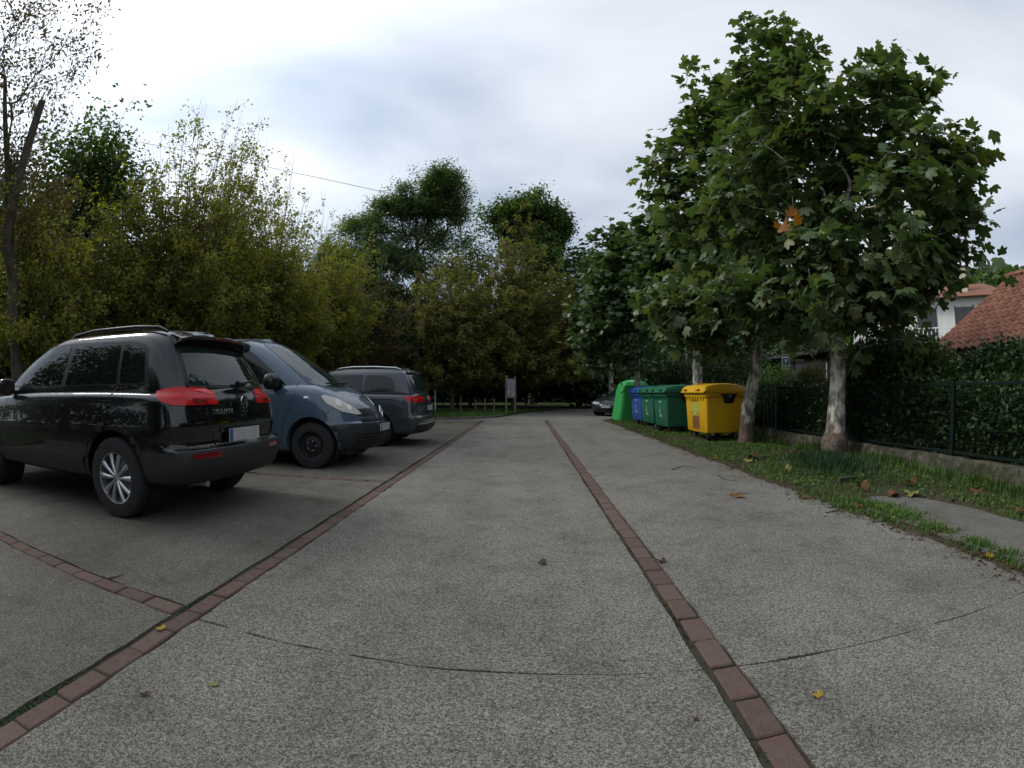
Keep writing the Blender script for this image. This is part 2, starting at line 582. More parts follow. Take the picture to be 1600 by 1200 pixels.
def lamp_mat(name, col, rough=0.08, lines=60.0, axis=2, lo=0.55):
    k = N(name)
    v = k.obj()
    sx = k.n('ShaderNodeSeparateXYZ'); k.put(sx.inputs[0], v)
    st = k.math('SINE', k.math('MULTIPLY', sx.outputs[axis], lines * 2 * PI))
    c = k.mix(k.ramp(st, [(0.2, 0.0), (0.8, 1.0)]), tuple(x * lo for x in col), col)
    k.bsdf(Base_Color=c, Roughness=rough, Coat_Weight=0.35, Coat_Roughness=0.03, Specular_IOR_Level=0.3)
    return k.m


M['red'] = lamp_mat('red_lamp_lens', (0.52, 0.006, 0.010), 0.2, 22, 2, 0.75)
M['redin'] = lamp_mat('red_lamp_inner', (0.85, 0.035, 0.03), 0.2, 45, 2, 0.8)
M['reddark'] = plain('dark_red_lens', (0.16, 0.006, 0.008), 0.15, coat=1.0)
M['lens'] = lamp_mat('clear_lamp_lens', (0.58, 0.56, 0.5), 0.15, 26, 1, 0.9)
M['lensin'] = plain('lamp_reflector', (0.7, 0.69, 0.66), 0.2, 0.5)
M['amber'] = plain('amber_lens', (0.45, 0.32, 0.2), 0.2, coat=1.0)


def bin_mat(name, col):
    k = N(name)
    v = k.obj()
    n_ = k.noise(v, 5, 6, 0.7)
    c = k.mix(k.ramp(n_, [(0.5, 0.0), (0.75, 0.35)]), col, tuple(x * 0.55 for x in col))
    sx = k.n('ShaderNodeSeparateXYZ'); k.put(sx.inputs[0], v)
    drip = k.noise(k.obj((30, 30, 1.2)), 1.0, 4, 0.6)
    c = k.mix(k.ramp(drip, [(0.58, 0.0), (0.75, 0.35)]), c, (0.12, 0.11, 0.08))
    k.bsdf(Base_Color=c, Roughness=0.45, Specular_IOR_Level=0.4, Normal=k.bump(k.noise(v, 40, 3), 0.08, 0.004))
    return k.m


M['binyellow'] = bin_mat('yellow_bin_plastic', (0.62, 0.36, 0.006))
M['bingreen'] = bin_mat('dark_green_bin_plastic', (0.012, 0.115, 0.062))
M['binblue'] = bin_mat('blue_bin_plastic', (0.022, 0.075, 0.30))
M['igloo'] = bin_mat('bright_green_bell_plastic', (0.028, 0.33, 0.075))
M['stickpale'] = plain('pale_green_sticker', (0.42, 0.42, 0.06), 0.5, var=0.4, scale=25)
M['stickbrown'] = plain('brown_sticker', (0.20, 0.085, 0.035), 0.5, var=0.5, scale=40)
M['stickwhite'] = plain('worn_white_print', (0.32, 0.42, 0.38), 0.6, var=0.6, scale=40)
M['fence'] = plain('dark_green_fence', (0.003, 0.011, 0.007), 0.8, var=0.3, spec=0.2)
M['fencepale'] = plain('pale_green_gate', (0.05, 0.085, 0.07), 0.5, var=0.3)


def wall_mat():
    k = N('mossy_concrete_wall')
    v = k.obj()
    c = k.ramp(k.noise(v, 4, 7, 0.7), [(0.3, (0.035, 0.033, 0.023)), (0.5, (0.08, 0.074, 0.057)), (0.7, (0.15, 0.138, 0.112))])
    c = k.mix(k.ramp(k.noise(v, 9, 5, 0.75), [(0.46, 0.0), (0.6, 0.9)]), c, (0.03, 0.042, 0.014))
    k.bsdf(Base_Color=c, Roughness=0.95, Specular_IOR_Level=0.2, Normal=k.bump(k.noise(v, 18, 6, 0.75), 0.9, 0.03))
    return k.m


M['wall'] = wall_mat()


def tile_mat():
    k = N('terracotta_tile')
    oi = k.n('ShaderNodeObjectInfo'); g = k.n('ShaderNodeNewGeometry')
    r = k.math('FRACT', k.math('ADD', oi.outputs['Random'], g.outputs['Random Per Island']))
    c = k.ramp(r, [(0, (0.13, 0.052, 0.034)), (0.5, (0.165, 0.068, 0.043)), (1, (0.205, 0.092, 0.057))])
    c = k.mix(k.ramp(k.noise(k.obj(), 6, 5, 0.7), [(0.5, 0.0), (0.75, 0.5)]), c, (0.12, 0.075, 0.055))
    k.bsdf(Base_Color=c, Roughness=0.85, Specular_IOR_Level=0.25)
    return k.m


M['tile'] = tile_mat()
M['render'] = plain('white_render', (0.62, 0.61, 0.57), 0.9, var=0.15, scale=2, bump=0.2)
M['cream'] = plain('cream_render', (0.55, 0.48, 0.36), 0.9, var=0.15, scale=2)
M['stonewall'] = plain('dark_stone', (0.06, 0.057, 0.05), 0.95, var=0.5, scale=3, bump=0.6)
M['pillar'] = plain('grey_pillar', (0.16, 0.17, 0.17), 0.8, var=0.2)
M['signblue'] = plain('blue_sign', (0.012, 0.03, 0.19), 0.4)
M['cable'] = plain('black_cable', (0.03, 0.03, 0.032), 0.6)


def hill_mat():
    k = N('wooded_hillside')
    v = k.obj()
    c = k.ramp(k.noise(v, 0.22, 7, 0.75), [(0.35, (0.014, 0.03, 0.012)), (0.65, (0.055, 0.085, 0.03))])
    k.bsdf(Base_Color=c, Roughness=1.0, Specular_IOR_Level=0.1)
    return k.m


M['hill'] = hill_mat()


def board_mat():
    """Printed panel: pale sheet with a grey map and small blocks of print."""
    k = N('printed_panel')
    v = k.obj()
    b = k.n('ShaderNodeTexBrick')
    k.put(b.inputs['Vector'], v)
    b.inputs['Scale'].default_value = 5.0
    b.inputs['Color1'].default_value = (0.42, 0.43, 0.44, 1); b.inputs['Color2'].default_value = (0.18, 0.2, 0.22, 1); b.inputs['Mortar'].default_value = (0.5, 0.5, 0.5, 1)
    b.inputs['Mortar Size'].default_value = 0.05
    c = k.mix(k.ramp(k.noise(v, 7, 4, 0.7), [(0.42, 0.0), (0.5, 1.0)]), (0.46, 0.48, 0.5), (0.16, 0.19, 0.22))
    k.bsdf(Base_Color=c, Roughness=0.5)
    return k.m


M['print'] = board_mat()

# ------------------------------------------------------------------ the setting: ground, pavement, verges
def wob(x, y, s=1.0, seed=0):
    """Cheap smooth noise in about -1..1."""
    a = np.sin(x * 1.7 * s + seed) * np.cos(y * 2.1 * s - seed * 1.3)
    b = np.sin(x * 4.3 * s + y * 3.1 * s + seed * 2.1) * 0.5
    c = np.cos(x * 9.1 * s - y * 7.7 * s + seed * 0.7) * 0.25
    return (a + b + c) / 1.6


def inside(poly, x, y):
    x = np.asarray(x, float); y = np.asarray(y, float)
    r = np.zeros(x.shape, bool)
    n = len(poly)
    for i in range(n):
        x0, y0 = poly[i]; x1, y1 = poly[(i + 1) % n]
        c = ((y0 > y) != (y1 > y)) & (x < (x1 - x0) * (y - y0) / ((y1 - y0) or 1e-9) + x0)
        r ^= c
    return r


g = 900.0
tag(link('ground', fast_mesh('ground', np.array([(-g, -g, -0.06), (g, -g, -0.06), (g, g, -0.06), (-g, g, -0.06)]), np.array([(0, 1, 2, 3)])), M['ground']), kind='structure')

SK = -0.0693
XL, XR, BW, BL = -1.57, 0.739, 0.112, 0.2355          # brick rows: right edge of the left row, left edge of the right row, width, pitch
jy = lambda x: 1.694 + SK * x                         # joint across the lanes
c1 = lambda x: 1.668 + SK * x                         # lower edge of the first cross row
c2 = lambda x: 5.70 + SK * 0.3 * (x + 1.7)
bed = np.array([(-8.2, -7, -0.011), (3.03, -7, -0.011), (3.03, 18.9, -0.011), (-8.2, 18.9, -0.011)])
pavement = tag(link('pavement', fast_mesh('pavement', bed, np.array([(0, 1, 2, 3)])), M['joint']), kind='structure')


def slab(name, pts, mat, top=0.0, parent=pavement, bot=-0.045, round_=0.006):
    bm = bmesh.new()
    lo = [bm.verts.new((p[0], p[1], bot)) for p in pts]
    hi = [bm.verts.new((p[0], p[1], top)) for p in pts]
    n = len(pts)
    bm.faces.new(lo[::-1]); tf = bm.faces.new(hi)
    for i in range(n):
        bm.faces.new((lo[i], lo[(i + 1) % n], hi[(i + 1) % n], hi[i]))
    bmesh.ops.bevel(bm, geom=list(tf.edges), offset=round_, segments=2, profile=0.5, affect='EDGES')
    return bm_obj(name, bm, mat, parent)


def rough_edge(pts, amp=0.008, step=0.12, keep=()):
    """Break straight slab edges into slightly worn ones."""
    out = []
    for i, p in enumerate(pts):
        q = pts[(i + 1) % len(pts)]
        L = math.hypot(q[0] - p[0], q[1] - p[1])
        m = max(1, min(160, int(L / step)))
        for k in range(m):
            t = k / m
            a = amp if 0 < k else 0
            out.append((p[0] + (q[0] - p[0]) * t + random.uniform(-a, a), p[1] + (q[1] - p[1]) * t + random.uniform(-a, a)))
    return out


gx = 0.010
lx0, lx1 = XL - BW - 0.035, XL + gx                    # channel of the left row
rx0, rx1 = XR - 0.03, XR + BW + gx
R_EDGE = 3.0
slab('slab', rough_edge([(lx1, -6), (rx0, -6), (rx0, jy(rx0) - gx * 0.5), (lx1, jy(lx1) - gx * 0.5)]), M['road'])
slab('slab', rough_edge([(lx1, jy(lx1) + gx * 0.4), (rx0, jy(rx0) + gx * 0.4), (rx0, 18.8), (lx1, 18.8)]), M['road'])
slab('slab', rough_edge([(rx1, -6), (R_EDGE, -6), (R_EDGE, jy(R_EDGE) - gx * 0.6), (rx1, jy(rx1) - gx * 0.6)]), M['road'])
slab('slab', rough_edge([(rx1, jy(rx1) + gx * 0.2), (R_EDGE, jy(R_EDGE) + gx * 0.2), (R_EDGE, 18.8), (rx1, 18.8)]), M['road'])
slab('slab', rough_edge([(-8, -6), (lx0, -6), (lx0, c1(lx0) - gx), (-8, c1(-8) - gx)]), M['bay'])
slab('slab', rough_edge([(-8, c1(-8) + BW + gx), (lx0, c1(lx0) + BW + gx), (lx0, c2(lx0) - gx), (-8, c2(-8) - gx)]), M['bay'])
slab('slab', rough_edge([(-8, c2(-8) + BW + gx), (lx0, c2(lx0) + BW + gx), (lx0, 18.8), (-8, 18.8)]), M['bay'])
far = [(-8, 18.81), (3.05, 18.81), (3.9, 19.6), (7, 20.6), (16, 24), (32, 33), (30, 47), (14, 40.5), (6.2, 35.2), (2.3, 30.5), (0.3, 27.5), (-0.93, 22.4), (-1.5, 20.6), (-2.2, 19.75), (-3.6, 19.1), (-8, 19.0)]
tag(slab('road', far, M['road'], top=-0.002, parent=None), kind='structure')

# brick pavers
bmeshes = []
for k in range(5):
    bm = bmesh.new()
    w, l = BW / 2 - 0.002, BL / 2 - random.uniform(0.003, 0.006)
    vs = add_box(bm, -w, w, -l, l, -0.05, 0)
    top = [v for v in bm.verts if v.co.z > -0.01]
    for v in top: v.co.x += random.uniform(-0.004, 0.004); v.co.y += random.uniform(-0.004, 0.004); v.co.z += random.uniform(-0.002, 0.002)
    es = [e for e in bm.edges if max(e.verts[0].co.z, e.verts[1].co.z) > -0.01]
    bmesh.ops.bevel(bm, geom=es, offset=0.007, segments=1, affect='EDGES')
    bmesh.ops.recalc_face_normals(bm, faces=bm.faces)
    me = bpy.data.meshes.new('brick'); bm.to_mesh(me); bm.free(); me.materials.append(M['brick'])
    bmeshes.append(me)


def brick(x, y, rz):
    o = link('brick', random.choice(bmeshes), None, pavement)
    o.location = (x + random.uniform(-0.003, 0.003), y + random.uniform(-0.003, 0.003), 0.001 + random.uniform(-0.002, 0.003))
    o.rotation_euler = (random.uniform(-0.01, 0.01), random.uniform(-0.012, 0.012), rz + random.uniform(-0.012, 0.012) + random.choice((0, PI)))


y0r, y0l = jy(XR) - 5 * BL - 0.01 + BL / 2, jy(XL) - 6 * BL + BL / 2 + 0.06
for k in range(74):
    yy = y0r + k * BL + (0.012 if k >= 5 else 0)
    if yy < 18.6: brick(XR + BW / 2, yy, 0)
    yy = y0l + k * BL
    if yy < 18.6: brick(XL - BW / 2, yy, 0)
xx = lx0 - BL / 2 - 0.005
while xx > -4.6:
    brick(xx, c1(xx) + BW / 2, PI / 2 + SK)
    if xx > -3.6: brick(xx, c2(xx) + BW / 2, PI / 2 + SK * 0.3)
    xx -= BL

# kerb stones closing the parking bays
kerb = empty('kerb'); tag(kerb, kind='structure')
kp = [(-8, 19.05), (-6.9, 19.05), (-5.8, 19.05), (-4.7, 19.08), (-3.6, 19.15), (-2.7, 19.42), (-2.1, 19.85), (-1.55, 20.6), (-1.2, 21.5), (-0.98, 22.4)]
for a, b in zip(kp, kp[1:]):
    L = math.hypot(b[0] - a[0], b[1] - a[1])
    bm = bmesh.new(); add_box(bm, -L / 2 + 0.006, L / 2 - 0.006, -0.06, 0.06, -0.05, 0.085, 0.012)
    o = bm_obj('kerb_stone', bm, M['slab'], kerb)
    o.location = ((a[0] + b[0]) / 2, (a[1] + b[1]) / 2 + 0.07, 0)
    o.rotation_euler = (0, 0, math.atan2(b[1] - a[1], b[0] - a[0]))

# the right verge
PATH = [(3.14, 4.02), (3.57, 4.06), (3.95, 3.75), (4.08, 3.1), (4.02, 2.4), (4.0, -1.5), (3.10, -1.5), (3.11, 2.6)]


def verge_edge(y): return 2.95 + 0.07 * wob(y, y * 0.3, 1.3, 2) + 0.05 * wob(y, 0 * y, 5, 4) + 0.03 * wob(y, y, 13, 1)


def verge_z(x, y):
    e = np.clip((x - verge_edge(y)) / 0.35, 0, 1)
    z = 0.004 + 0.032 * e + 0.035 * wob(x, y, 1.1, 1) * e + 0.012 * wob(x, y, 5, 3) * e
    mound = 0.13 * np.exp(-(((x - 4.3) / 0.75) ** 2 + ((y - 5.95) / 1.0) ** 2))
    return np.where(inside(PATH, x, y), -0.025, z + mound)


def sheet(name, x0, x1, y0, y1, st, zf, mat, kind='structure'):
    xs = np.arange(x0, x1 + st / 2, st); ys = np.arange(y0, y1 + st / 2, st)
    X, Y = np.meshgrid(xs, ys)
    V = np.stack([X, Y, zf(X, Y)], -1).reshape(-1, 3)
    nx = len(xs)
    i = (np.arange(len(ys) - 1)[:, None] * nx + np.arange(nx - 1)[None]).ravel()
    F = np.stack([i, i + 1, i + nx + 1, i + nx], 1)
    return tag(link(name, fast_mesh(name, V, F), mat, smooth=True), kind=kind)


sheet('verge', 2.74, 5.26, -2, 18.95, 0.05, lambda x, y: np.where(x < verge_edge(y), -0.03, verge_z(x, y)), M['soil'])
sheet('garden_ground', 5.32, 9.9, -6, 30, 0.3, lambda x, y: 0.12 + 0.03 * wob(x, y, 1, 5), M['soil'])
sheet('bank', -30, -8.0, -12, 46, 0.5, lambda x, y: 0.03 + 0.1 * wob(x, y, 0.4, 6) * np.clip((-8 - x) / 3, 0, 1) + 0.04 * np.clip((-8 - x), 0, 10), M['ground'])
tag(slab('path', rough_edge(PATH, 0.012), M['slab'], top=0.028, parent=None, bot=-0.04, round_=0.012), kind='structure')

kl = [(-8, 19.16), (-3.6, 19.26), (-2.7, 19.55), (-2.0, 20.0), (-1.45, 20.8), (-1.05, 21.7), (-0.85, 22.5), (0.35, 27.6), (2.35, 30.6), (6.2, 35.4), (14, 40.7), (30, 47.3), (30, 80), (-40, 80), (-40, 46), (-8, 46)]
tag(poly_prism('lawn', kl, -0.05, 0.05, M['ground']), kind='structure')


# grass
def blades(n, px, py, pz, h, w, mat_name, name, lean=0.5):
    a = rng.uniform(0, 2 * PI, n)
    d = np.stack([np.cos(a), np.sin(a), np.zeros(n)], 1)
    s = np.stack([-np.sin(a), np.cos(a), np.zeros(n)], 1)
    b = np.stack([px, py, pz], 1)
    ln = (rng.uniform(0.1, 1, n) * lean * h)[:, None]
    h = h[:, None]; w = (np.ones(n) * w * rng.uniform(0.6, 1.3, n))[:, None]
    up = np.array([[0, 0, 1.0]])
    p0, p1 = b - s * w, b + s * w
    m = b + up * h * 0.6 + d * ln * 0.35
    p2, p3 = m - s * w * 0.7, m + s * w * 0.7
    t = b + up * h * 0.95 + d * ln
    V = np.stack([p0, p1, p3, p2, t], 1).reshape(-1, 3)
    i = np.arange(n)[:, None] * 5
    F = np.concatenate([i + [[0, 1, 2]], i + [[0, 2, 3]], i + [[3, 2, 4]]])
    return tag(link(name, fast_mesh(name, V, F), M[mat_name]), kind='stuff')


n = 90000
y = -0.5 + 19.3 * rng.random(n) ** 1.25
x = rng.uniform(2.9, 5.2, n)
dens = 0.55 + 0.55 * wob(x, y, 0.9, 8) + 0.25 * wob(x, y, 4, 9)
dens = np.where(y < 3.6, dens - 0.45 * np.clip((x - 4.1), 0, 1), dens)
ed = verge_edge(y)
ok = (x > ed + rng.uniform(-0.02, 0.16, n)) & (rng.random(n) < dens) & ~inside(PATH, x, y)
x, y = x[ok], y[ok]
blades(len(x), x, y, verge_z(x, y) - 0.005, rng.uniform(0.02, 0.075, len(x)) * (1 + 0.6 * wob(x, y, 1.6, 3)), 0.0045, 'grass', 'grass', 0.9)
# tufts between path and lane, moss along the left row
n = 3500
tx, ty = [], []
for (u, v, s, m) in ((1460, 832, 0.07, 420), (1525, 857, 0.055, 380), (1410, 812, 0.12, 700), (1375, 800, 0.12, 700), (1330, 790, 0.12, 800), (1575, 872, 0.05, 120), (1290, 775, 0.15, 700)):
    c = G(u, v)
    tx.append(rng.normal(c.x, s, m)); ty.append(rng.normal(c.y, s * 1.3, m))
tx, ty = np.concatenate(tx), np.concatenate(ty)
blades(len(tx), tx, ty, np.where(inside(PATH, tx, ty), 0.026, 0.0), rng.uniform(0.02, 0.06, len(tx)), 0.005, 'grass', 'grass', 1.0)
n = 5000
tx = rng.normal(4.05, 0.24, n); ty = rng.normal(5.55, 0.33, n)
blades(n, tx, ty, verge_z(tx, ty) - 0.01, rng.uniform(0.06, 0.17, n), 0.004, 'grassblue', 'grass', 0.9)
n = 9000
tx = 5.19 - np.abs(rng.normal(0, 0.14, n)); ty = rng.uniform(1.0, 18, n)
k = wob(tx, ty, 1.3, 21) + 0.4 * rng.random(n) > 0.0
blades(int(k.sum()), tx[k], ty[k], verge_z(tx[k], ty[k]) - 0.01, rng.uniform(0.05, 0.2, k.sum()), 0.006, 'grass', 'grass', 0.8)
n = 9000
ty = rng.uniform(0.35, 9, n) ** 1.0
tx = np.where(rng.random(n) < 0.75, rng.uniform(lx0 - 0.012, XL - BW + 0.002, n), rng.uniform(XR - 0.024, XR - 0.002, n))
k = (wob(tx * 0.2, ty, 2.2, 5) + 0.35 * rng.random(n)) > 0.42
k |= (ty < 0.85) & (tx < 0)
blades(int(k.sum()), tx[k], ty[k], np.full(k.sum(), -0.011), rng.uniform(0.006, 0.016, k.sum()), 0.003, 'grassblue', 'moss', 1.4)
n = 30000
tx = rng.uniform(-9, 3, n); ty = 19.3 + 9 * rng.random(n) ** 1.2
k = inside(kl, tx, ty)
blades(int(k.sum()), tx[k], ty[k], np.full(k.sum(), 0.045), rng.uniform(0.05, 0.14, k.sum()), 0.012, 'grass', 'grass', 0.9)

# ------------------------------------------------------------------ trees
def plane_leaf():
    """Five-lobed leaf, folded along its ribs; base at the origin, tip at +y, about 1 long."""
    half = [(0.0, 1.0), (0.10, 0.84), (0.20, 0.76), (0.21, 0.64), (0.27, 0.58), (0.40, 0.70), (0.56, 0.76), (0.55, 0.62), (0.62, 0.50), (0.52, 0.42), (0.46, 0.32), (0.56, 0.26), (0.58, 0.12), (0.42, 0.04), (0.24, -0.04), (0.08, 0.02)]
    pts = half + [(0.0, 0.06)] + [(-a, b) for a, b in half[:0:-1]]
    V = [(0, 0.32, 0.05)]
    for a, b in pts:
        r = math.hypot(a, b - 0.32)
        V.append((a, b, -0.16 * r * r + 0.03 * math.sin(a * 17 + b * 9)))
    n = len(pts)
    F = [(0, 1 + i, 1 + (i + 1) % n) for i in range(n)]
    # stalk
    k = len(V)
    V += [(-0.012, 0.06, 0), (0.012, 0.06, 0), (0.0, -0.42, 0.1)]
    F.append((k, k + 1, k + 2))
    return np.array(V, float), np.array(F)


def plane_leaf_mid():
    half = [(0.0, 1.0), (0.17, 0.78), (0.22, 0.60), (0.56, 0.76), (0.58, 0.50), (0.46, 0.32), (0.58, 0.18), (0.34, 0.0), (0.06, 0.02)]
    pts = half + [(-a, b) for a, b in half[:0:-1]]
    V = [(0, 0.32, 0.05)] + [(a, b, -0.16 * (a * a + (b - 0.32) ** 2) + 0.03 * math.sin(a * 17 + b * 9)) for a, b in pts]
    n = len(pts)
    return np.array(V, float), np.array([(0, 1 + i, 1 + (i + 1) % n) for i in range(n)])


def plane_leaf_far():
    """The same leaf with fewer points, for the trees farther off."""
    half = [(0.0, 1.0), (0.20, 0.70), (0.55, 0.74), (0.50, 0.40), (0.57, 0.16), (0.15, -0.02)]
    pts = half + [(-a, b) for a, b in half[:0:-1]]
    V = [(0, 0.32, 0.05)] + [(a, b, -0.16 * (a * a + (b - 0.32) ** 2)) for a, b in pts]
    n = len(pts)
    return np.array(V, float), np.array([(0, 1 + i, 1 + (i + 1) % n) for i in range(n)])


def simple_leaf(w=0.5, fold=0.12):
    V = np.array([(0, 0, 0), (0.5 * w, 0.42, fold), (0, 1, -0.1), (-0.5 * w, 0.42, fold), (0, 0.5, 0)], float)
    return V, np.array([(0, 1, 4), (1, 2, 4), (2, 3, 4), (3, 0, 4)])


def quad_leaf(w=0.55):
    V = np.array([(0, 0, 0), (0.5 * w, 0.45, 0.1), (0, 1, -0.06), (-0.5 * w, 0.45, 0.1)], float)
    return V, np.array([(0, 1, 2), (0, 2, 3)])


def frames(n, up_bias=0.8, droop=0.2, out=None):
    """Random leaf frames: x across, y along, z normal."""
    nz = rng.normal(size=(n, 3)); nz[:, 2] = np.abs(nz[:, 2]) + up_bias
    if out is not None: nz = nz + out
    nz /= np.linalg.norm(nz, axis=1, keepdims=True)
    y = rng.normal(size=(n, 3)); y[:, 2] -= droop
    if out is not None: y = y + out * 0.8
    y -= nz * (y * nz).sum(1, keepdims=True)
    y /= np.linalg.norm(y, axis=1, keepdims=True)
    x = np.cross(y, nz)
    return np.stack([x, y, nz], 2)


def scatter(tmpl, pos, R, size):
    V0, F0 = tmpl
    V = np.einsum('nij,vj->nvi', R, V0) * size[:, None, None] + pos[:, None, :]
    F = F0[None] + (np.arange(len(pos)) * len(V0))[:, None, None]
    return V.reshape(-1, 3), F.reshape(-1, F0.shape[1])


def grow(trunk, targets, bal=0.35, min_node=0):
    """Join targets to the trunk nodes: short links, but short ways to the root too."""
    pos = [np.array(t, float) for t in trunk]
    par = [-1] + list(range(len(trunk) - 1))
    pl = [0.0]
    for a, b in zip(trunk, trunk[1:]): pl.append(pl[-1] + float(np.linalg.norm(np.array(b) - np.array(a))))
    cap = len(trunk) + len(targets) * 3
    A = np.zeros((cap, 3)); A[:len(pos)] = pos
    L = np.zeros(cap); L[:len(pl)] = pl
    m = len(pos)
    fork = np.array(trunk[-1])
    tips = []
    for t in targets[np.argsort(np.linalg.norm(targets - fork, axis=1))]:
        d = np.linalg.norm(A[min_node:m] - t, axis=1)
        lift = np.maximum(A[min_node:m, 2] - t[2], 0) * 0.4
        j = int(np.argmin(d + bal * L[min_node:m] + lift)) + min_node
        p = A[j]; dd = d[j - min_node]
        k = j
        for f in (0.35, 0.7):
            q = p + (t - p) * f + rng.normal(0, 0.05, 3) * dd + np.array([0, 0, 0.07 * dd])
            A[m] = q; L[m] = L[k] + np.linalg.norm(q - A[k]); par.append(k); k = m; m += 1
        A[m] = t; L[m] = L[k] + np.linalg.norm(t - A[k]); par.append(k); tips.append(m); m += 1
    return A[:m], np.array(par), np.array(tips)


def sample_blobs(blobs, n, rr=2.2):
    """Points in weighted ellipsoids given as (centre, radii, weight)."""
    w = np.array([b[2] for b in blobs], float); w /= w.sum()
    which = rng.choice(len(blobs), n, p=w)
    d = rng.normal(size=(n, 3)); d /= np.linalg.norm(d, axis=1, keepdims=True)
    d *= (rng.random(n) ** (1 / rr))[:, None]
    return np.array([b[0] for b in blobs], float)[which] + d * np.array([b[1] for b in blobs], float)[which], which


def trunk_mesh(name, pts, rad, mat, parent, n=14, bumps=0.06, seed=0):
    """Tapered trunk of one surface with an uneven outline."""
    pts = np.array(pts, float)
    t = np.linspace(0, 1, len(pts)); tt = np.linspace(0, 1, len(pts) * 5)
    pts = np.stack([np.interp(tt, t, pts[:, i]) for i in range(3)], 1)
    rad = np.interp(tt, t, rad)
    V = []
    for p, r in zip(pts, rad):
        a = np.arange(n) * 2 * PI / n
        k = r * (1 + bumps * wob(np.cos(a) * 2 + seed, np.sin(a) * 2 + p[2] * 1.5, 1.2, seed) + bumps * 0.6 * wob(np.cos(a) * 5, np.sin(a) * 5 + p[2] * 6, 1.0, seed + 3))
        V.append(np.stack([p[0] + np.cos(a) * k, p[1] + np.sin(a) * k, np.full(n, p[2])], 1))
    V = np.concatenate(V)
    m = len(pts)
    i = (np.arange(m - 1)[:, None] * n + np.arange(n)[None]).ravel()
    j = (np.arange(m - 1)[:, None] * n + (np.arange(n)[None] + 1) % n).ravel()
    return link(name, fast_mesh(name, V, np.stack([i, j, j + n, i + n], 1)), mat, parent, smooth=True)


def tree(name, label, base, trunk, trad, blobs, tips, per, tmpl, size, leaf, bark, group=None, cl=0.22, bal=0.35, tipr=0.006, indiv=0, up=0.8, droop=0.2, rr=2.2, minn=None, cat='tree', sides=4, rexp=0.42, outw=0.5, clump=None):
    """A tree: empty at the foot > trunk, limbs, crown (and single leaves where they show large)."""
    base = Vector(base)
    root = empty(name, base)
    tag(root, label, cat, group)
    off = np.array(base)
    tr = np.array(trunk, float) - off
    bl = [(np.array(c) - off, np.array(r) if np.ndim(r) else np.full(3, r), w) for c, r, w, *_ in blobs]
    if clump:
        K, sg_ = clump
        T0, w0 = sample_blobs(bl, K, rr)
        pick = rng.integers(0, K, tips)
        T = T0[pick] + rng.normal(0, sg_, (tips, 3)) * np.array([1, 1, 0.75]); which = w0[pick]
    else:
        T, which = sample_blobs(bl, tips, rr)
    A, par, tp = grow(list(tr), T, bal, len(tr) // 2 if minn is None else minn)
    cnt = np.zeros(len(A)); cnt[tp] = 1
    for i in range(len(A) - 1, 0, -1): cnt[par[i]] += cnt[i]
    rad = tipr * np.maximum(cnt, 0.6) ** rexp
    nt = len(tr)
    trunk_mesh('trunk', tr, trad, bark, root, seed=len(name) + base.x)
    idx = np.arange(nt, len(A))
    ra = np.minimum(rad[par[idx]], trad[-1] * 0.9 + 0.005); rb = rad[idx]
    ra = np.minimum(ra, rb * 1.6 + 0.002)
    V, F = tube_arrays(A[par[idx]], A[idx], ra, rb, sides)
    tag(link('limbs', fast_mesh('limbs', V, F), bark, root, smooth=True), kind='stuff')
    dens = np.array([b[3] if len(b) > 3 else 1.0 for b in blobs])
    # leaves round every tip
    order = np.argsort(np.linalg.norm(T - tr[-1], axis=1))
    k = rng.poisson(per * dens[which[order]])
    ti = np.repeat(tp, k)
    nl = len(ti)
    u = rng.random(nl) ** 0.7
    pos = A[ti] * u[:, None] + A[par[par[ti]]] * (1 - u[:, None])
    pos = pos + rng.normal(0, cl, (nl, 3)) * np.array([1, 1, 0.8])
    ctr = np.average(T, axis=0)
    o = pos - ctr; o /= np.maximum(np.linalg.norm(o, axis=1, keepdims=True), 1e-6)
    R = frames(nl, up, droop, o * outw)
    sz = size * rng.uniform(0.6, 1.25, nl)
    camp = np.array([0, 0, CAM_H]) - off
    if indiv:
        dcam = np.linalg.norm(pos - camp, axis=1) / sz
        near = np.argsort(dcam)[:indiv]
        keep = np.ones(nl, bool); keep[near] = False
        me = fast_mesh('leaf', tmpl[0], tmpl[1]); me.materials.append(leaf)
        for i in near:
            lf = link('leaf', me, None, root)
            Mx = np.eye(4); Mx[:3, :3] = R[i] * sz[i]; Mx[:3, 3] = pos[i]
            lf.matrix_local = Matrix(Mx.tolist())
        pos, R, sz = pos[keep], R[keep], sz[keep]
    V, F = scatter(PLANE_MID if indiv else tmpl, pos, R, sz)
    cr = link('crown', fast_mesh('crown', V, F), leaf, root)
    if indiv: tag(cr, kind='stuff')
    return root


PLANE = plane_leaf()
LEAF = simple_leaf(0.5)
NARROW = quad_leaf(0.34)
PLANE_FAR = plane_leaf_far()
PLANE_MID = plane_leaf_mid()
QUAD = quad_leaf(0.6)
# broad-leaved weeds between the grass
m = 15000
wy = 0.5 + 17 * rng.random(m) ** 1.4; wx = rng.uniform(3.0, 5.15, m)
ok = (wob(wx, wy, 1.4, 12) + 0.5 * rng.random(m) > 0.15) & ~inside(PATH, wx, wy) & (wx > verge_edge(wy) + 0.05)
wx, wy = wx[ok], wy[ok]
V, F = scatter(simple_leaf(0.6), np.stack([wx, wy, verge_z(wx, wy) + rng.uniform(0.0, 0.05, len(wx))], 1), frames(len(wx), 1.4, 0.0), rng.uniform(0.02, 0.06, len(wx)))
tag(link('ground_cover', fast_mesh('ground_cover', V, F), M['grass']), kind='stuff')


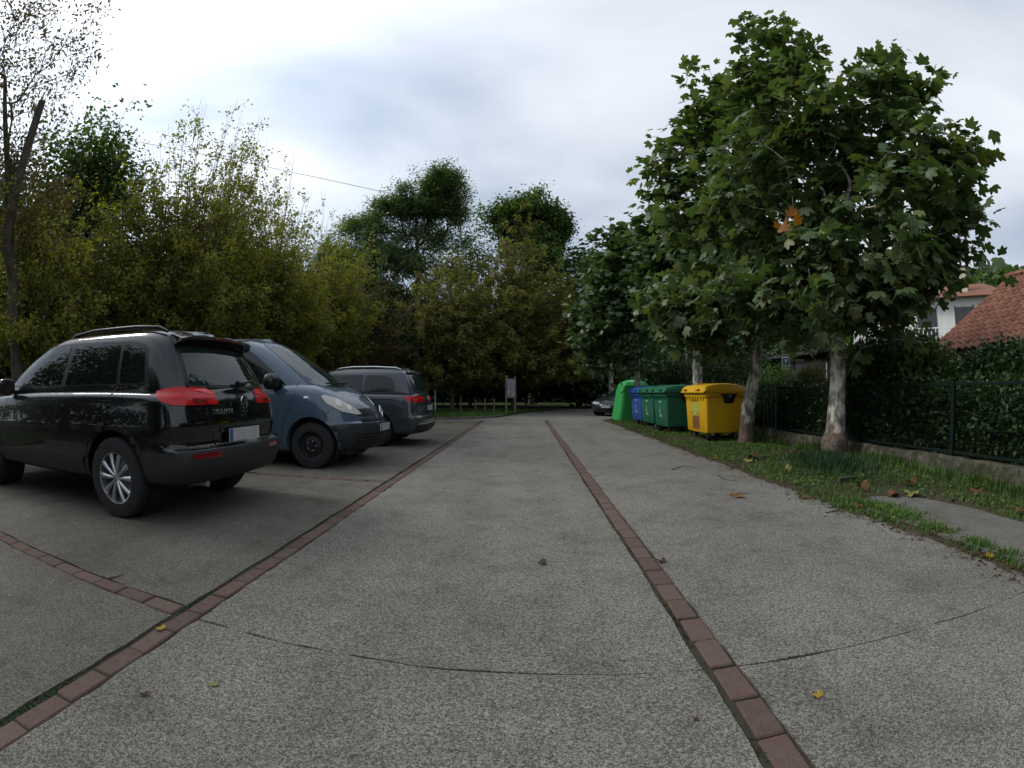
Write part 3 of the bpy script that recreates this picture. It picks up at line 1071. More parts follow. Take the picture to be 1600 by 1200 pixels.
def B(u, v, rr, ru, rv, w, dens=1.0, rd=None):
    """A crown lobe seen at pixel (u, v), range rr, half-sizes ru, rv in pixels."""
    s = rr * RPP
    c = P(u, v, rr)
    h = math.cos(math.atan2(c.z - CAM_H, rr)) ** 1.2
    return (c, (ru * s, ru * s if rd is None else rd, rv * s / max(h, 0.4)), w, dens)


# plane trees along the verge
PG = 'plane trees along the verge'
b1 = G(1303, 722)
r1 = math.hypot(b1.x, b1.y)
tk = [b1 + Vector((0, 0, -0.05)), b1 + Vector((0.0, 0, 0.33)), b1 + Vector((0.02, 0.02, 0.5)), b1 + Vector((0.06, 0.03, 1.2)), P(1309, 520, r1), P(1312, 430, r1), P(1310, 340, r1)]
plane1 = tree('plane_tree', 'big plane tree with brown swollen foot standing in tall blue-green grass', b1, tk, [0.20, 0.225, 0.17, 0.132, 0.112, 0.09, 0.06],
     [B(1300, 330, r1, 185, 160, 6), B(1215, 105, r1, 40, 75, 0.8, rd=0.4), B(1380, 110, r1, 32, 65, 0.6, rd=0.4), B(1245, 95, r1, 28, 45, 0.35, rd=0.4), B(1310, 130, r1, 30, 50, 0.35, rd=0.4), B(1430, 140, r1, 26, 50, 0.3, rd=0.4), B(1150, 150, r1, 25, 50, 0.25, rd=0.4), B(1290, 190, r1, 115, 90, 2.6), B(1440, 250, r1, 70, 90, 1.3), B(1475, 350, r1, 55, 60, 0.8), B(1190, 300, r1, 90, 130, 1.6), B(1330, 455, r1, 140, 55, 2.2), B(1405, 435, r1, 45, 45, 0.7), B(1255, 478, r1, 70, 26, 0.8), B(1350, 495, r1, 60, 22, 0.5), B(1150, 440, r1, 60, 55, 0.5), B(1500, 320, r1, 30, 25, 0.2), B(1495, 410, r1, 28, 25, 0.15), B(1485, 210, r1, 28, 30, 0.2)],
     980, 9, PLANE, 0.195, M['plane'], M['planebark'], PG, clump=(260, 0.25), cl=0.12, bal=0.25, tipr=0.0045, indiv=300, up=0.7, droop=0.5, rr=2.6)
b2 = G(1166, 688)
r2 = 10.5
b2 = P(1166, 688, r2); b2.z = 0.0
tk = [b2 + Vector((0, 0, -0.05)), b2 + Vector((0.02, 0, 0.25)), P(1168, 640, r2), P(1180, 580, r2), P(1186, 530, r2), P(1184, 440, r2), P(1180, 380, r2)]
tree('plane_tree', 'leaning plane tree beside the yellow bin', b2, tk, [0.2, 0.17, 0.15, 0.12, 0.11, 0.09, 0.06],
     [B(1130, 330, r2, 95, 150, 5), B(1115, 165, r2, 45, 55, 0.9), B(1160, 200, r2, 70, 80, 1.4), B(1065, 260, r2, 35, 80, 0.9), B(1050, 330, r2, 35, 60, 0.7), B(1090, 450, r2, 80, 55, 1.3), B(1190, 450, r2, 80, 70, 1.2), B(1090, 505, r2, 70, 30, 1.0), B(1205, 488, r2, 50, 26, 0.6)],
     600, 10, PLANE, 0.2, M['plane'], M['planebark'], PG, clump=(160, 0.3), cl=0.14, bal=0.25, tipr=0.005, indiv=300, up=0.7, droop=0.5, rr=2.6)
r3 = 14.6
b3 = P(1089, 600, r3); b3.z = 0.0
tk = [b3, b3 + Vector((0, 0, 1.0)), P(1090, 560, r3), P(1092, 500, r3), P(1090, 420, r3), P(1085, 370, r3)]
tree('plane_tree', 'plane tree with pale trunk rising behind the dark green bins', b3, tk, [0.17, 0.15, 0.14, 0.12, 0.1, 0.06],
     [B(1050, 430, r3, 55, 75, 3), B(1035, 360, r3, 32, 50, 1), B(1100, 400, r3, 70, 80, 2), B(1030, 480, r3, 40, 40, 1), B(1110, 490, r3, 60, 40, 1)],
     460, 12, PLANE_FAR, 0.21, M['plane_far'], M['planebark'], PG, clump=(70, 0.35), cl=0.16, bal=0.25, up=0.7, droop=0.5, rr=2.6)
r4 = 17.0
b4 = P(997, 655, r4); b4.z = 0.0
tk = [b4, b4 + Vector((0, 0, 1.0)), P(996, 590, r4), P(994, 540, r4), P(985, 480, r4), P(980, 430, r4)]
tree('plane_tree', 'plane tree growing between the blue bin and the bright green bell', b4, tk, [0.14, 0.12, 0.11, 0.1, 0.08, 0.05],
     [B(965, 470, r4, 48, 70, 3), B(960, 390, r4, 28, 40, 1), B(992, 390, r4, 22, 30, 0.6), B(935, 500, r4, 35, 50, 1.2), B(955, 550, r4, 45, 35, 1.2), B(1005, 470, r4, 30, 50, 0.8)],
     460, 12, PLANE_FAR, 0.21, M['plane_far'], M['planebark'], PG, clump=(70, 0.35), cl=0.16, bal=0.25, up=0.7, droop=0.5, rr=2.6)
r5 = 27.0
b5 = P(955, 630, r5); b5.z = 0.0
tk = [b5, b5 + Vector((0, 0, 1.2)), P(953, 560, r5), P(950, 500, r5), P(948, 450, r5)]
tree('plane_tree', 'farthest plane tree over the parked anthracite car', b5, tk, [0.16, 0.14, 0.12, 0.1, 0.06],
     [B(930, 480, r5, 40, 65, 3), B(925, 420, r5, 22, 35, 1), B(925, 550, r5, 36, 30, 1), B(965, 520, r5, 40, 50, 1.5)],
     300, 12, PLANE_FAR, 0.22, M['plane_far'], M['planebark'], PG, cl=0.25, bal=0.25, up=0.7, droop=0.5, rr=2.6)
# a hanging spray of orange leaves in the big tree
for q, (u, v, rot) in enumerate(((1214, 357, 0.3), (1228, 352, 1.4), (1238, 338, 2.4), (1224, 362, -0.9), (1243, 350, 3.6))):
    p = P(u, v, r1 - 1.9 + 0.1 * q)
    lf = link('leaf', fast_mesh('leaf', PLANE[0] * (0.12 + 0.015 * q), PLANE[1]), M['orange'], plane1)
    lf.matrix_local = Matrix.Translation(p - b1) @ Matrix.Rotation(rot, 4, 'Z') @ Matrix.Rotation(2.0 - 0.25 * q, 4, 'X')
    lf['label'] = 'withered orange leaf'

# yellowing trees behind the parking bays
YG = 'yellowing trees behind the parking bays'


def simple_tree(label, u, rr, topv, blobs, tips, per, tmpl, size, leaf, bark='bark', name='tree', group=None, tr=0.12, lean=0, forkv=None, **kw):
    b = P(u, 620, rr); b.z = 0.0
    f = P(u + lean, forkv or 520, rr)
    t2 = P(u + lean * 1.6, topv, rr)
    return tree(name, label, b, [b + Vector((0, 0, -0.1)), b + (f - b) * 0.5 + Vector((0.05, 0, 0)), f, f + (t2 - f) * 0.5 + Vector((0.1, 0.05, 0)), t2], [tr, tr * 0.85, tr * 0.7, tr * 0.5, tr * 0.3], blobs, tips, per, tmpl, size, M[leaf], M[bark], group, **kw)


def coppice(label, u, rr, Rm, H, stems, leaves, size, leaf, group=None, low=0.25, sparse=0.7, trunk=0.1, dome=0.35):
    """Many shoots fanning up from a short trunk; leaves thin out towards the top."""
    b = P(u, 620, rr); b.z = 0.0
    root = empty('tree', b); tag(root, label, 'tree', group)
    trunk_mesh('trunk', [(0, 0, -0.1), (0.03, 0, 0.6), (0, 0.03, 1.3), (0.02, 0, H * 0.35), (0, 0, H * 0.55)], [trunk * 1.2, trunk, trunk * 0.9, trunk * 0.5, trunk * 0.15], M['bark'], root, seed=u)
    a = rng.uniform(0, 2 * PI, stems); q = np.sqrt(rng.random(stems))
    lobes = 1 + 0.22 * np.sin(a * 3 + u) + 0.15 * np.sin(a * 5 + 2 * u)
    rad = Rm * q * lobes
    hz = H * (1 - dome * q ** 2) * rng.uniform(low, 1.0, stems) ** 0.7 * (1 + 0.12 * np.sin(a * 4 + 1))
    tip = np.stack([rad * np.cos(a), rad * np.sin(a), np.maximum(hz, 0.7)], 1)
    st = np.stack([0.03 * np.cos(a), 0.03 * np.sin(a), np.minimum(rng.uniform(0.3, 1.0, stems) * H * 0.3, tip[:, 2] * 0.6)], 1)
    mid = st * 0.5 + tip * 0.5 + np.stack([0.18 * rad * np.cos(a), 0.18 * rad * np.sin(a), -0.06 * tip[:, 2]], 1) * rng.uniform(-0.6, 1.2, (stems, 1))
    ts = np.linspace(0, 1, 7)
    pts = [(1 - t) ** 2 * st + 2 * t * (1 - t) * mid + t * t * tip + rng.normal(0, 0.03, st.shape) * (t > 0) for t in ts]
    A_ = np.concatenate(pts[:-1]); B_ = np.concatenate(pts[1:])
    ra = np.repeat(np.linspace(0.022, 0.006, 6), stems); rb = np.repeat(np.linspace(0.02, 0.004, 6), stems)
    # side twigs
    m = stems * 6
    k = rng.integers(0, stems, m); t = rng.uniform(0.3, 0.97, m)[:, None]
    p0 = (1 - t) ** 2 * st[k] + 2 * t * (1 - t) * mid[k] + t * t * tip[k]
    d = rng.normal(size=(m, 3)); d[:, 2] = np.abs(d[:, 2]) * 0.7 + 0.25; d /= np.linalg.norm(d, axis=1, keepdims=True)
    p1 = p0 + d * rng.uniform(0.25, 0.75, m)[:, None] * min(1.0, H / 8)
    V, F = tube_arrays(np.concatenate([A_, p0]), np.concatenate([B_, p1]), np.concatenate([ra, np.full(m, 0.006)]), np.concatenate([rb, np.full(m, 0.002)]), 4)
    tag(link('limbs', fast_mesh('limbs', V, F), M['bark'], root, smooth=True), kind='stuff')
    # leaves on twigs and shoots
    wgt = np.maximum(1 - sparse * (p1[:, 2] / H) ** 2.2, 0.06); wgt /= wgt.sum()
    c = rng.choice(m, leaves, p=wgt)
    f = rng.random(leaves)[:, None] ** 0.8
    pos = p0[c] * (1 - f) + p1[c] * f + rng.normal(0, 0.075, (leaves, 3))
    o = pos * np.array([1, 1, 0.3]); o /= np.maximum(np.linalg.norm(o, axis=1, keepdims=True), 1e-6)
    V, F = scatter(QUAD, pos, frames(leaves, 0.3, 0.7, o * 0.4), size * rng.uniform(0.6, 1.25, leaves))
    link('crown', fast_mesh('crown', V, F), M[leaf], root)
    return root


coppice('dense yellow-green tree with thin leafy shoots behind the black car', 285, 13.5, 2.5, 9.6, 230, 40000, 0.105, 'yellow', YG)
coppice('yellow-green tree hanging over the black car roof', 195, 12.6, 2.0, 7.2, 150, 26000, 0.1, 'yellow', YG)
coppice('bushy yellow-green tree between the black car and the van', 350, 15.2, 2.2, 9.4, 170, 28000, 0.108, 'yellow', YG)
coppice('yellow-green tree behind the slate blue van', 425, 16.8, 2.4, 9.0, 210, 36000, 0.115, 'yellow', YG)
coppice('thin yellowing tree behind the grey family car', 505, 20.5, 2.4, 9.6, 170, 28000, 0.125, 'yellow', YG)
coppice('low brownish tree with bare branches behind the grey family car', 560, 22.5, 2.4, 7.8, 160, 16000, 0.125, 'sparse', YG)
sparse_tree = simple_tree('tall sparse tree with few brown-green leaves and a sawn-off stub', 40, 10.0, 120,
            [B(60, 120, 10.0, 95, 120, 3, 0.45), B(110, 60, 10.0, 70, 80, 1.5, 0.4), B(20, 60, 10.0, 70, 130, 2, 0.6), B(20, 290, 10.0, 60, 80, 1.6, 1.0), B(70, 330, 10.0, 60, 70, 1.2, 1.0), B(-60, 150, 10.0, 90, 200, 3, 0.5)],
            420, 26, LEAF, 0.10, 'sparse', tr=0.14, tipr=0.004, rexp=0.38, cl=0.16, bal=0.45, up=0.2, droop=0.8, lean=-20, forkv=420)
sb0 = sparse_tree.location
st = tube_path('sawn_limb', [p - sb0 for p in (P(22, 440, 10.0), P(10, 385, 9.8), P(24, 300, 9.5), P(45, 225, 9.4), P(66, 158, 9.3))], [0.11, 0.105, 0.098, 0.088, 0.078], M['bark'], sparse_tree, 12)
st['label'] = 'thick leaning limb sawn off at the top'
coppice('yellow-leaved tree under the tall sparse tree', 60, 11.0, 1.9, 6.0, 130, 17000, 0.1, 'yellow', YG)
simple_tree('dark green dense tree behind the yellow ones', 130, 16.0, 300,
            [B(130, 300, 16.0, 70, 80, 4), B(60, 400, 16.0, 80, 130, 4), B(-30, 380, 16.0, 90, 150, 4), B(175, 280, 16.0, 45, 70, 1.5), B(180, 450, 16.0, 90, 80, 2)],
            900, 38, QUAD, 0.18, 'oak', tr=0.2, clump=(170, 0.6), cl=0.3, bal=0.4)
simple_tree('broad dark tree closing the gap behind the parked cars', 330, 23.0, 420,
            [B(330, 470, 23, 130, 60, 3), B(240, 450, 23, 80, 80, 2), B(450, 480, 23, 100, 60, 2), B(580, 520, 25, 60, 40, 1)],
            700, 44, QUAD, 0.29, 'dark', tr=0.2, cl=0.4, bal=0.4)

# the trees round the bend
simple_tree('tall airy green tree with feathery leaves and open branches', 650, 30.0, 330,
            [B(688, 290, 30, 30, 26, 1), B(662, 320, 30, 26, 24, 0.8), B(705, 330, 30, 26, 22, 0.8), B(628, 318, 30, 30, 24, 1), B(590, 335, 30, 30, 26, 1), B(640, 365, 30, 36, 28, 1.1), B(690, 375, 30, 34, 26, 0.9, 0.7), B(565, 370, 30, 32, 30, 1), B(605, 400, 30, 36, 30, 1.2), B(655, 420, 30, 40, 28, 0.9, 0.7), B(700, 425, 30, 30, 24, 0.6, 0.6), B(560, 430, 30, 36, 34, 1.2), B(610, 460, 30, 44, 34, 1.2), B(660, 480, 30, 40, 30, 0.8, 0.7), B(530, 400, 30, 26, 34, 0.8), B(575, 500, 30, 50, 34, 1.2)],
            1400, 62, NARROW, 0.22, 'ash', tr=0.2, cl=0.27, bal=0.3, up=0.3, droop=0.6, rexp=0.5, tipr=0.009, clump=(120, 0.42))
coppice('rounded green tree of fine leaves left of the tall airy tree', 570, 29.0, 3.4, 12.2, 260, 52000, 0.17, 'ash', low=0.2, sparse=0.45)
coppice('broad olive-brown tree of small leaves behind the information board', 800, 28.0, 4.7, 11.6, 460, 85000, 0.18, 'olive', low=0.15, sparse=0.25, dome=0.42)
coppice('smaller olive-brown tree beside the grey family car', 706, 25.5, 2.6, 9.0, 190, 40000, 0.15, 'olive', low=0.15, sparse=0.3)
simple_tree('dark oak rising above the olive-brown tree', 830, 42.0, 400,
            [B(800, 335, 42, 30, 25, 1.2), B(845, 330, 42, 35, 28, 1.6), B(870, 355, 42, 25, 30, 1), B(825, 370, 42, 50, 30, 1.4), B(790, 350, 42, 20, 20, 0.6), B(850, 420, 42, 60, 50, 2)],
            760, 40, QUAD, 0.34, 'oak', tr=0.3, clump=(60, 0.6), cl=0.36, bal=0.3, rexp=0.5, tipr=0.014)
simple_tree('thin half-bare tree between the tall airy tree and the oak', 735, 36.0, 400,
            [B(740, 390, 36, 30, 50, 1, 0.5), B(720, 430, 36, 30, 50, 1, 0.8), B(760, 420, 36, 20, 40, 0.6, 0.6)],
            200, 22, QUAD, 0.25, 'oak', tr=0.12, cl=0.35, bal=0.4)
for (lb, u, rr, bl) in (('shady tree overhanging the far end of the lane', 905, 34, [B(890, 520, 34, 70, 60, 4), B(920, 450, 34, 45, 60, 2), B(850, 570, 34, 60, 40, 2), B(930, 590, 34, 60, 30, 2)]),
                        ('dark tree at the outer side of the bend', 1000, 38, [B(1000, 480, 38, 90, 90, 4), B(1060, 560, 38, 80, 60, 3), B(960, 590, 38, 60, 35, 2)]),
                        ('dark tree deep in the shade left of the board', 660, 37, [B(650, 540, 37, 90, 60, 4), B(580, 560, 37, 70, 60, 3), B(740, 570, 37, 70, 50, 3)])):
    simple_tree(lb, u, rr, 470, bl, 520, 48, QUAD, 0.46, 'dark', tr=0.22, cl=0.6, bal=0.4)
# fir boughs low behind the cars
fb = P(585, 620, 24.0); fb.z = 0
V, F = [], []
fr = empty('fir_tree', fb); tag(fr, 'dark blue-green fir with drooping boughs between the yellow trees', 'tree')
tube_path('trunk', [(0, 0, 0), (0.03, 0, 2.2), (0, 0, 4.6)], [0.1, 0.07, 0.01], M['bark'], fr)
A_, B_ = [], []
for k in range(70):
    z = 0.4 + 4.0 * (k / 70); L = 2.0 * (1 - k / 78); a = k * 2.4
    d = np.array([math.cos(a), math.sin(a), 0]); s = np.array([-math.sin(a), math.cos(a), 0])
    for m in range(60):
        t = rng.random() * L
        p = d * t + np.array([0, 0, z + 0.25 * t - 0.22 * t * t])
        q = p + (d * 0.6 + s * rng.choice((-1, 1)) * rng.uniform(0.3, 1) + np.array([0, 0, rng.uniform(-0.5, 0.05)])) * 0.3
        A_.append(p); B_.append(q)
A_, B_ = np.array(A_), np.array(B_)
V, F = tube_arrays(A_, B_, np.full(len(A_), 0.03), np.full(len(A_), 0.006), 3)
link('crown', fast_mesh('crown', V, F), M['fir'], fr)

# trees on the near side, seen mirrored in the cars
for q, (x_, y_, h_, r_) in enumerate(((-7.5, -5.5, 7.0, 2.6), (-12.5, -3.0, 8.0, 2.8), (-3.0, -9.0, 8.0, 3.0), (2.5, -13.0, 8.5, 3.0), (-10.8, -9.0, 10.5, 3.4))):
    b = Vector((x_, y_, 0))
    tree('tree', ('leafy tree mirrored in the black car\'s rear door', 'leafy tree mirrored in the black car\'s front door', 'leafy tree mirrored in the black car\'s side windows', 'leafy tree mirrored in the van\'s flank', 'tall leafy tree mirrored in the van\'s side window')[q], b, [b, b + Vector((0.1, 0, 1.2)), b + Vector((0.1, 0.1, 2.4)), b + Vector((0, 0, h_ * 0.6))], [0.2, 0.17, 0.14, 0.07],
         [((x_, y_, h_ * 0.55), (r_, r_, h_ * 0.36), 4), ((x_ + 1, y_ - 1, h_ * 0.75), (r_ * 0.6, r_ * 0.6, h_ * 0.22), 1), ((x_, y_, 1.3), (r_, r_, 1.0), 1.2)], 420, 34, QUAD, 0.24, M['oak'], M['bark'], 'trees on the near side of the car park', cl=0.3, bal=0.4)

# the wood behind: reads as one mass
def wood(name, label, arcs, n, size, leaf):
    Vs, Fs = [], []
    az = []
    pos = []
    for (u0, u1, rr, dr, vtop, dens) in arcs:
        m = int(n * dens)
        u = rng.uniform(u0, u1, m)
        r = rr + dr * rng.random(m)
        for uu, rv, f in zip(u, r, rng.random(m)):
            top = P(uu, vtop, rv)
            hh = top.z * (0.82 + 0.18 * math.sin(uu * 0.045) * math.cos(uu * 0.021 + rv))
            pos.append((top.x, top.y, hh * f ** 0.9))
    pos = np.array(pos)
    R = frames(len(pos), 0.5, 0.3)
    V, F = scatter(QUAD, pos, R, size * rng.uniform(0.6, 1.4, len(pos)))
    return tag(link(name, fast_mesh(name, V, F), M[leaf]), label, 'wood', kind='stuff')


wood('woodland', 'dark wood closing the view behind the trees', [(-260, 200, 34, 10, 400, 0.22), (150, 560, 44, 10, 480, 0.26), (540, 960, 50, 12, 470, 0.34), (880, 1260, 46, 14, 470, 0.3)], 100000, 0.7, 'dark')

# ------------------------------------------------------------------ garden side: wall, fence, hedge, houses, hill
WX = 5.22
ys = np.arange(-4, 18.6, 0.06)
bm = bmesh.new()
prev = None
for yv in ys:
    top = 0.285 + 0.012 * float(wob(yv, yv * 0.2, 2, 1)) + 0.008 * float(wob(yv, 0.0, 9, 2))
    x0 = WX - 0.02 + 0.008 * float(wob(yv, 1.0, 4, 3))
    ring = [bm.verts.new(c) for c in ((x0 - 0.03, yv, -0.1), (x0 - 0.012 + 0.01 * float(wob(yv, 3.0, 7, 2)), yv, 0.14), (x0 + 0.004 * float(wob(yv, 5.0, 11, 2)), yv, top - 0.03), (x0 + 0.03, yv, top), (x0 + 0.2, yv, top - 0.005), (x0 + 0.2, yv, -0.1))]
    if prev:
        for a in range(5): bm.faces.new((prev[a], prev[a + 1], ring[a + 1], ring[a]))
    else: bm.faces.new(ring[::-1])
    prev = ring
bm.faces.new(prev)
tag(bm_obj('garden_wall', bm, M['wall'], None, angle=40), 'low mossy concrete wall under the green mesh fence', 'wall')

fence = empty('mesh_fence', (WX + 0.09, 0, 0.27))
tag(fence, 'dark green mesh fence with square posts on the low wall', 'fence')
fy = [-1.25, 1.6, 4.45, 7.25, 10.1, 12.9, 15.7, 18.4]
for yv in fy:
    bm = bmesh.new(); add_box(bm, -0.03, 0.03, yv - 0.03, yv + 0.03, 0, 0.95, 0.004); add_box(bm, -0.036, 0.036, yv - 0.036, yv + 0.036, 0.951, 0.965, 0.003)
    bm_obj('post', bm, M['fence'], fence)
for a, b in zip(fy, fy[1:]):
    for z in (0.06, 0.90):
        bm = bmesh.new(); add_box(bm, -0.014, 0.014, a + 0.034, b - 0.034, z - 0.018, z + 0.018, 0.003)
        bm_obj('rail', bm, M['fence'], fence)
    yv = np.arange(a + 0.06, b - 0.04, 0.05)
    z = np.full_like(yv, 0.0)
    A_ = np.stack([z, yv, z + 0.075], 1); B_ = np.stack([z, yv, z + 0.885], 1)
    zv = np.arange(0.16, 0.85, 0.2)
    A2 = np.stack([zv * 0 + 0.006, zv * 0 + a + 0.034, zv], 1); B2 = np.stack([zv * 0 + 0.006, zv * 0 + b - 0.034, zv], 1)
    V, F = tube_arrays(np.concatenate([A_, A2]), np.concatenate([B_, B2]), np.full(len(A_) + len(A2), 0.0042), np.full(len(A_) + len(A2), 0.0042), 4)
    tag(link('wire_mesh', fast_mesh('wire_mesh', V, F), M['fence'], fence), kind='stuff')
# small gate frame beside the leaning tree
gt = empty('garden_gate', (WX + 0.03, 9.35, 0.27)); tag(gt, 'pale green steel gate frame in the fence beside the yellow bin', 'gate')
for (y0, y1, z0, z1) in ((0, 0.03, 0.02, 0.9), (0.57, 0.6, 0.02, 0.9), (0.032, 0.568, 0.02, 0.05), (0.032, 0.568, 0.87, 0.9), (0.2, 0.215, 0.052, 0.868), (0.38, 0.395, 0.052, 0.868)):
    bm = bmesh.new(); add_box(bm, -0.015, 0.015, y0, y1, z0, z1, 0.003); bm_obj('bar', bm, M['fencepale'], gt)


def bush(name, label, blobs, n, tmpl, size, leaf, cat, group=None, stems=12, cl=0.1, up=0.5, base=None):
    c = np.average(np.array([b[0] for b in blobs], float), axis=0) if base is None else np.array(base)
    root = empty(name, (c[0], c[1], 0)); tag(root, label, cat, group)
    off = np.array([c[0], c[1], 0.0])
    bl = [(np.array(b[0], float) - off, np.array(b[1], float) if np.ndim(b[1]) else np.full(3, float(b[1])), b[2]) for b in blobs]
    pos, _ = sample_blobs(bl, n, 2.6)
    pos += rng.normal(0, cl, pos.shape) * (rng.random(len(pos)) < 0.3)[:, None]
    pos = pos[pos[:, 2] > 0.08]
    V, F = scatter(tmpl, pos, frames(len(pos), up, 0.2), size * rng.uniform(0.6, 1.3, len(pos)))
    link('foliage', fast_mesh('foliage', V, F), M[leaf], root)
    t = pos[rng.choice(len(pos), stems * 4)]
    foot = t * np.array([0.85, 0.97, 0]) + rng.normal(0, 0.05, t.shape) * [1, 1, 0] + [0, 0, 0.05]
    V, F = tube_arrays(foot, t, np.full(len(t), 0.016), np.full(len(t), 0.004), 4)
    tag(link('stems', fast_mesh('stems', V, F), M['bark'], root), kind='stuff')
    return root


bush('hedge', 'long dark green hedge pressed behind the mesh fence', [((5.78, yv, 0.72), (0.36, 0.9, 0.6), 1) for yv in np.arange(0.5, 17, 1.0)], 60000, QUAD, 0.09, 'hedge', 'hedge', stems=60)
bush('tall_bush', 'tall dark laurel rising over the fence beside the red roof', [((6.5, 3.0, 1.3), (0.7, 1.0, 0.85), 3), ((6.2, 1.3, 1.5), (0.7, 0.9, 1.1), 3), ((6.9, 4.6, 1.15), (0.8, 1.0, 0.65), 3), ((7.3, 6.2, 0.95), (0.8, 1.0, 0.6), 2)], 30000, QUAD, 0.10, 'hedge', 'bush', stems=20)
bush('garden_shrub', 'loose light green shrub behind the fence under the big plane tree', [(P(1400, 560, 9.6), (0.85, 0.85, 0.6), 2), (P(1350, 580, 9.4), (0.6, 0.6, 0.5), 1), (P(1445, 575, 9.0), (0.7, 0.6, 0.55), 1)], 8000, LEAF, 0.12, 'shrub', 'shrub', stems=12)
bush('golden_bush', 'rounded golden bush between the two nearest plane trunks', [(P(1268, 597, 11.5), (0.42, 0.42, 0.36), 1)], 3800, LEAF, 0.05, 'golden', 'bush', stems=8)
bush('garden_shrub', 'dark green shrub between the leaning plane trunk and the golden bush', [(P(1215, 600, 12.5), (0.6, 0.6, 0.5), 1), (P(1240, 612, 12), (0.5, 0.5, 0.45), 1)], 4500, LEAF, 0.07, 'shrub', 'shrub', stems=10)
bush('garden_shrub', 'clipped green shrub behind the dark green bins', [(P(1120, 590, 16.5), (1.1, 0.8, 0.7), 2), (P(1060, 592, 18), (1.0, 0.8, 0.8), 2), (P(1170, 585, 15), (0.8, 0.8, 0.7), 1)], 12000, QUAD, 0.09, 'hedge', 'shrub', stems=16)
wood('thicket', 'dark garden thicket behind the hedge and the bins', [(1000, 1330, 19, 5, 520, 1.0), (1320, 1480, 16, 3, 545, 0.2)], 15000, 0.3, 'dark')

# stone garden building with pillar behind the hedge
gb = empty('garden_building', (9.6, 14.2, 0)); tag(gb, 'dark stone outbuilding in the shade behind the golden bush', 'outbuilding')
bm = bmesh.new(); add_box(bm, 0, 3.2, -1.2, 4.2, 0, 2.3); bm_obj('wall', bm, M['stonewall'], gb)
bm = bmesh.new(); add_box(bm, -0.25, 3.4, -1.4, 4.4, 2.302, 2.42, 0.02); bm_obj('roof', bm, M['stonewall'], gb)
pp = P(1246, 600, 15.2); pl = empty('gate_pillar', (pp.x, pp.y, 0)); tag(pl, 'grey square gate pillar with dark flat cap', 'pillar')
bm = bmesh.new(); add_box(bm, -0.12, 0.12, -0.12, 0.12, 0, 1.92, 0.01); bm_obj('shaft', bm, M['pillar'], pl)
bm = bmesh.new(); add_box(bm, -0.17, 0.17, -0.17, 0.17, 1.922, 2.02, 0.015); bm_obj('cap', bm, M['stonewall'], pl)

# blue sign
sp = P(1228, 565, 18.0)
sg = empty('street_sign', (sp.x, sp.y, 0), rz=-0.42); tag(sg, 'small square blue sign with white mark and white rim', 'sign')
tube_path('post', [(0, 0.03, 0), (0, 0.03, sp.z + 0.1)], 0.025, M['zinc'], sg)
zc = sp.z
box_obj('panel', (-0.15, 0.15, -0.006, 0.004, zc - 0.16, zc + 0.16), M['white'], sg, 0.002)
box_obj('face', (-0.125, 0.125, -0.009, -0.0065, zc - 0.135, zc + 0.135), M['signblue'], sg)
bm = bmesh.new()
for a, b in (((0, -0.09), (0, 0.0)), ((0, 0.0), (-0.05, 0.08)), ((0, 0.0), (0.05, 0.08))):
    d = Vector((b[0] - a[0], 0, b[1] - a[1])); s = Vector((d.z, 0, -d.x)).normalized() * 0.016
    q = [Vector((a[0], -0.0115, zc + a[1])), Vector((b[0], -0.0115, zc + b[1]))]
    bm.faces.new([bm.verts.new(c) for c in (q[0] - s, q[0] + s, q[1] + s, q[1] - s)])
bm_obj('mark', bm, M['white'], sg)
pp = P(1073, 600, 19.0)
tag(tube_path('lamp_pole', [(pp.x, pp.y, 0), (pp.x, pp.y, 4.2)], [0.05, 0.04], M['zinc'], None, 10), 'plain grey pole behind the dark green bins', 'pole')
pp = P(1291, 600, 14.0)
tag(tube_path('garden_stake', [(pp.x, pp.y, 0), (pp.x + 0.02, pp.y, 1.85)], 0.018, M['white'], None, 8), 'thin white stake beside the golden bush', 'stake')

# red-roofed house
EX, EZ, RX, RZ, HY = 10.2, 2.05, 14.85, 4.5, 9.55
hs = empty('red_roofed_house', (EX + 0.5, 5, 0)); tag(hs, 'low white house with red tiled roof beyond the tall bush', 'house')
L0 = Vector((EX + 0.5, 5, 0))
bm = bmesh.new(); add_box(bm, 0, 8.3, -8, HY - 5.35, 0, 2.1); o = bm_obj('wall', bm, M['render'], hs)
bm = bmesh.new()                                           # gable
for yv in (HY - 5.35 - 0.2, HY - 5.35):
    pass
v = [bm.verts.new(c) for c in ((0, HY - 5.352, 2.1), (8.3, HY - 5.352, 2.1), (4.15, HY - 5.352, 4.3), (0, HY - 5.6, 2.1), (8.3, HY - 5.6, 2.1), (4.15, HY - 5.6, 4.3))]
for f in ((0, 1, 2), (3, 5, 4), (0, 2, 5, 3), (1, 4, 5, 2), (0, 3, 4, 1)): bm.faces.new([v[i] for i in f])
bm_obj('gable', bm, M['render'], hs)
for yv in (-3.5, 0.5):
    wdw = box_obj('window', (-0.03, 0.05, yv, yv + 1.1, 0.8, 1.8), M['winglass'], hs)
    box_obj('sill', (-0.1, 0.0, yv - 0.06, yv + 1.16, 0.74, 0.798), M['white'], wdw)
sl_ = math.atan2(RZ - EZ, RX - EX); SLN = math.hypot(RX - EX, RZ - EZ)
roof = empty('roof', (EX - L0.x, 0, EZ), 0, hs)
bm = bmesh.new()
v = [bm.verts.new(c) for c in ((0, HY - 5, -0.03), (RX - EX, HY - 5, RZ - EZ - 0.03), (2 * (RX - EX), HY - 5, -0.03), (0, -8.3, -0.03), (RX - EX, -8.3, RZ - EZ - 0.03), (2 * (RX - EX), -8.3, -0.03))]
w = [bm.verts.new(c.co - Vector((0, 0, 0.09))) for c in v]
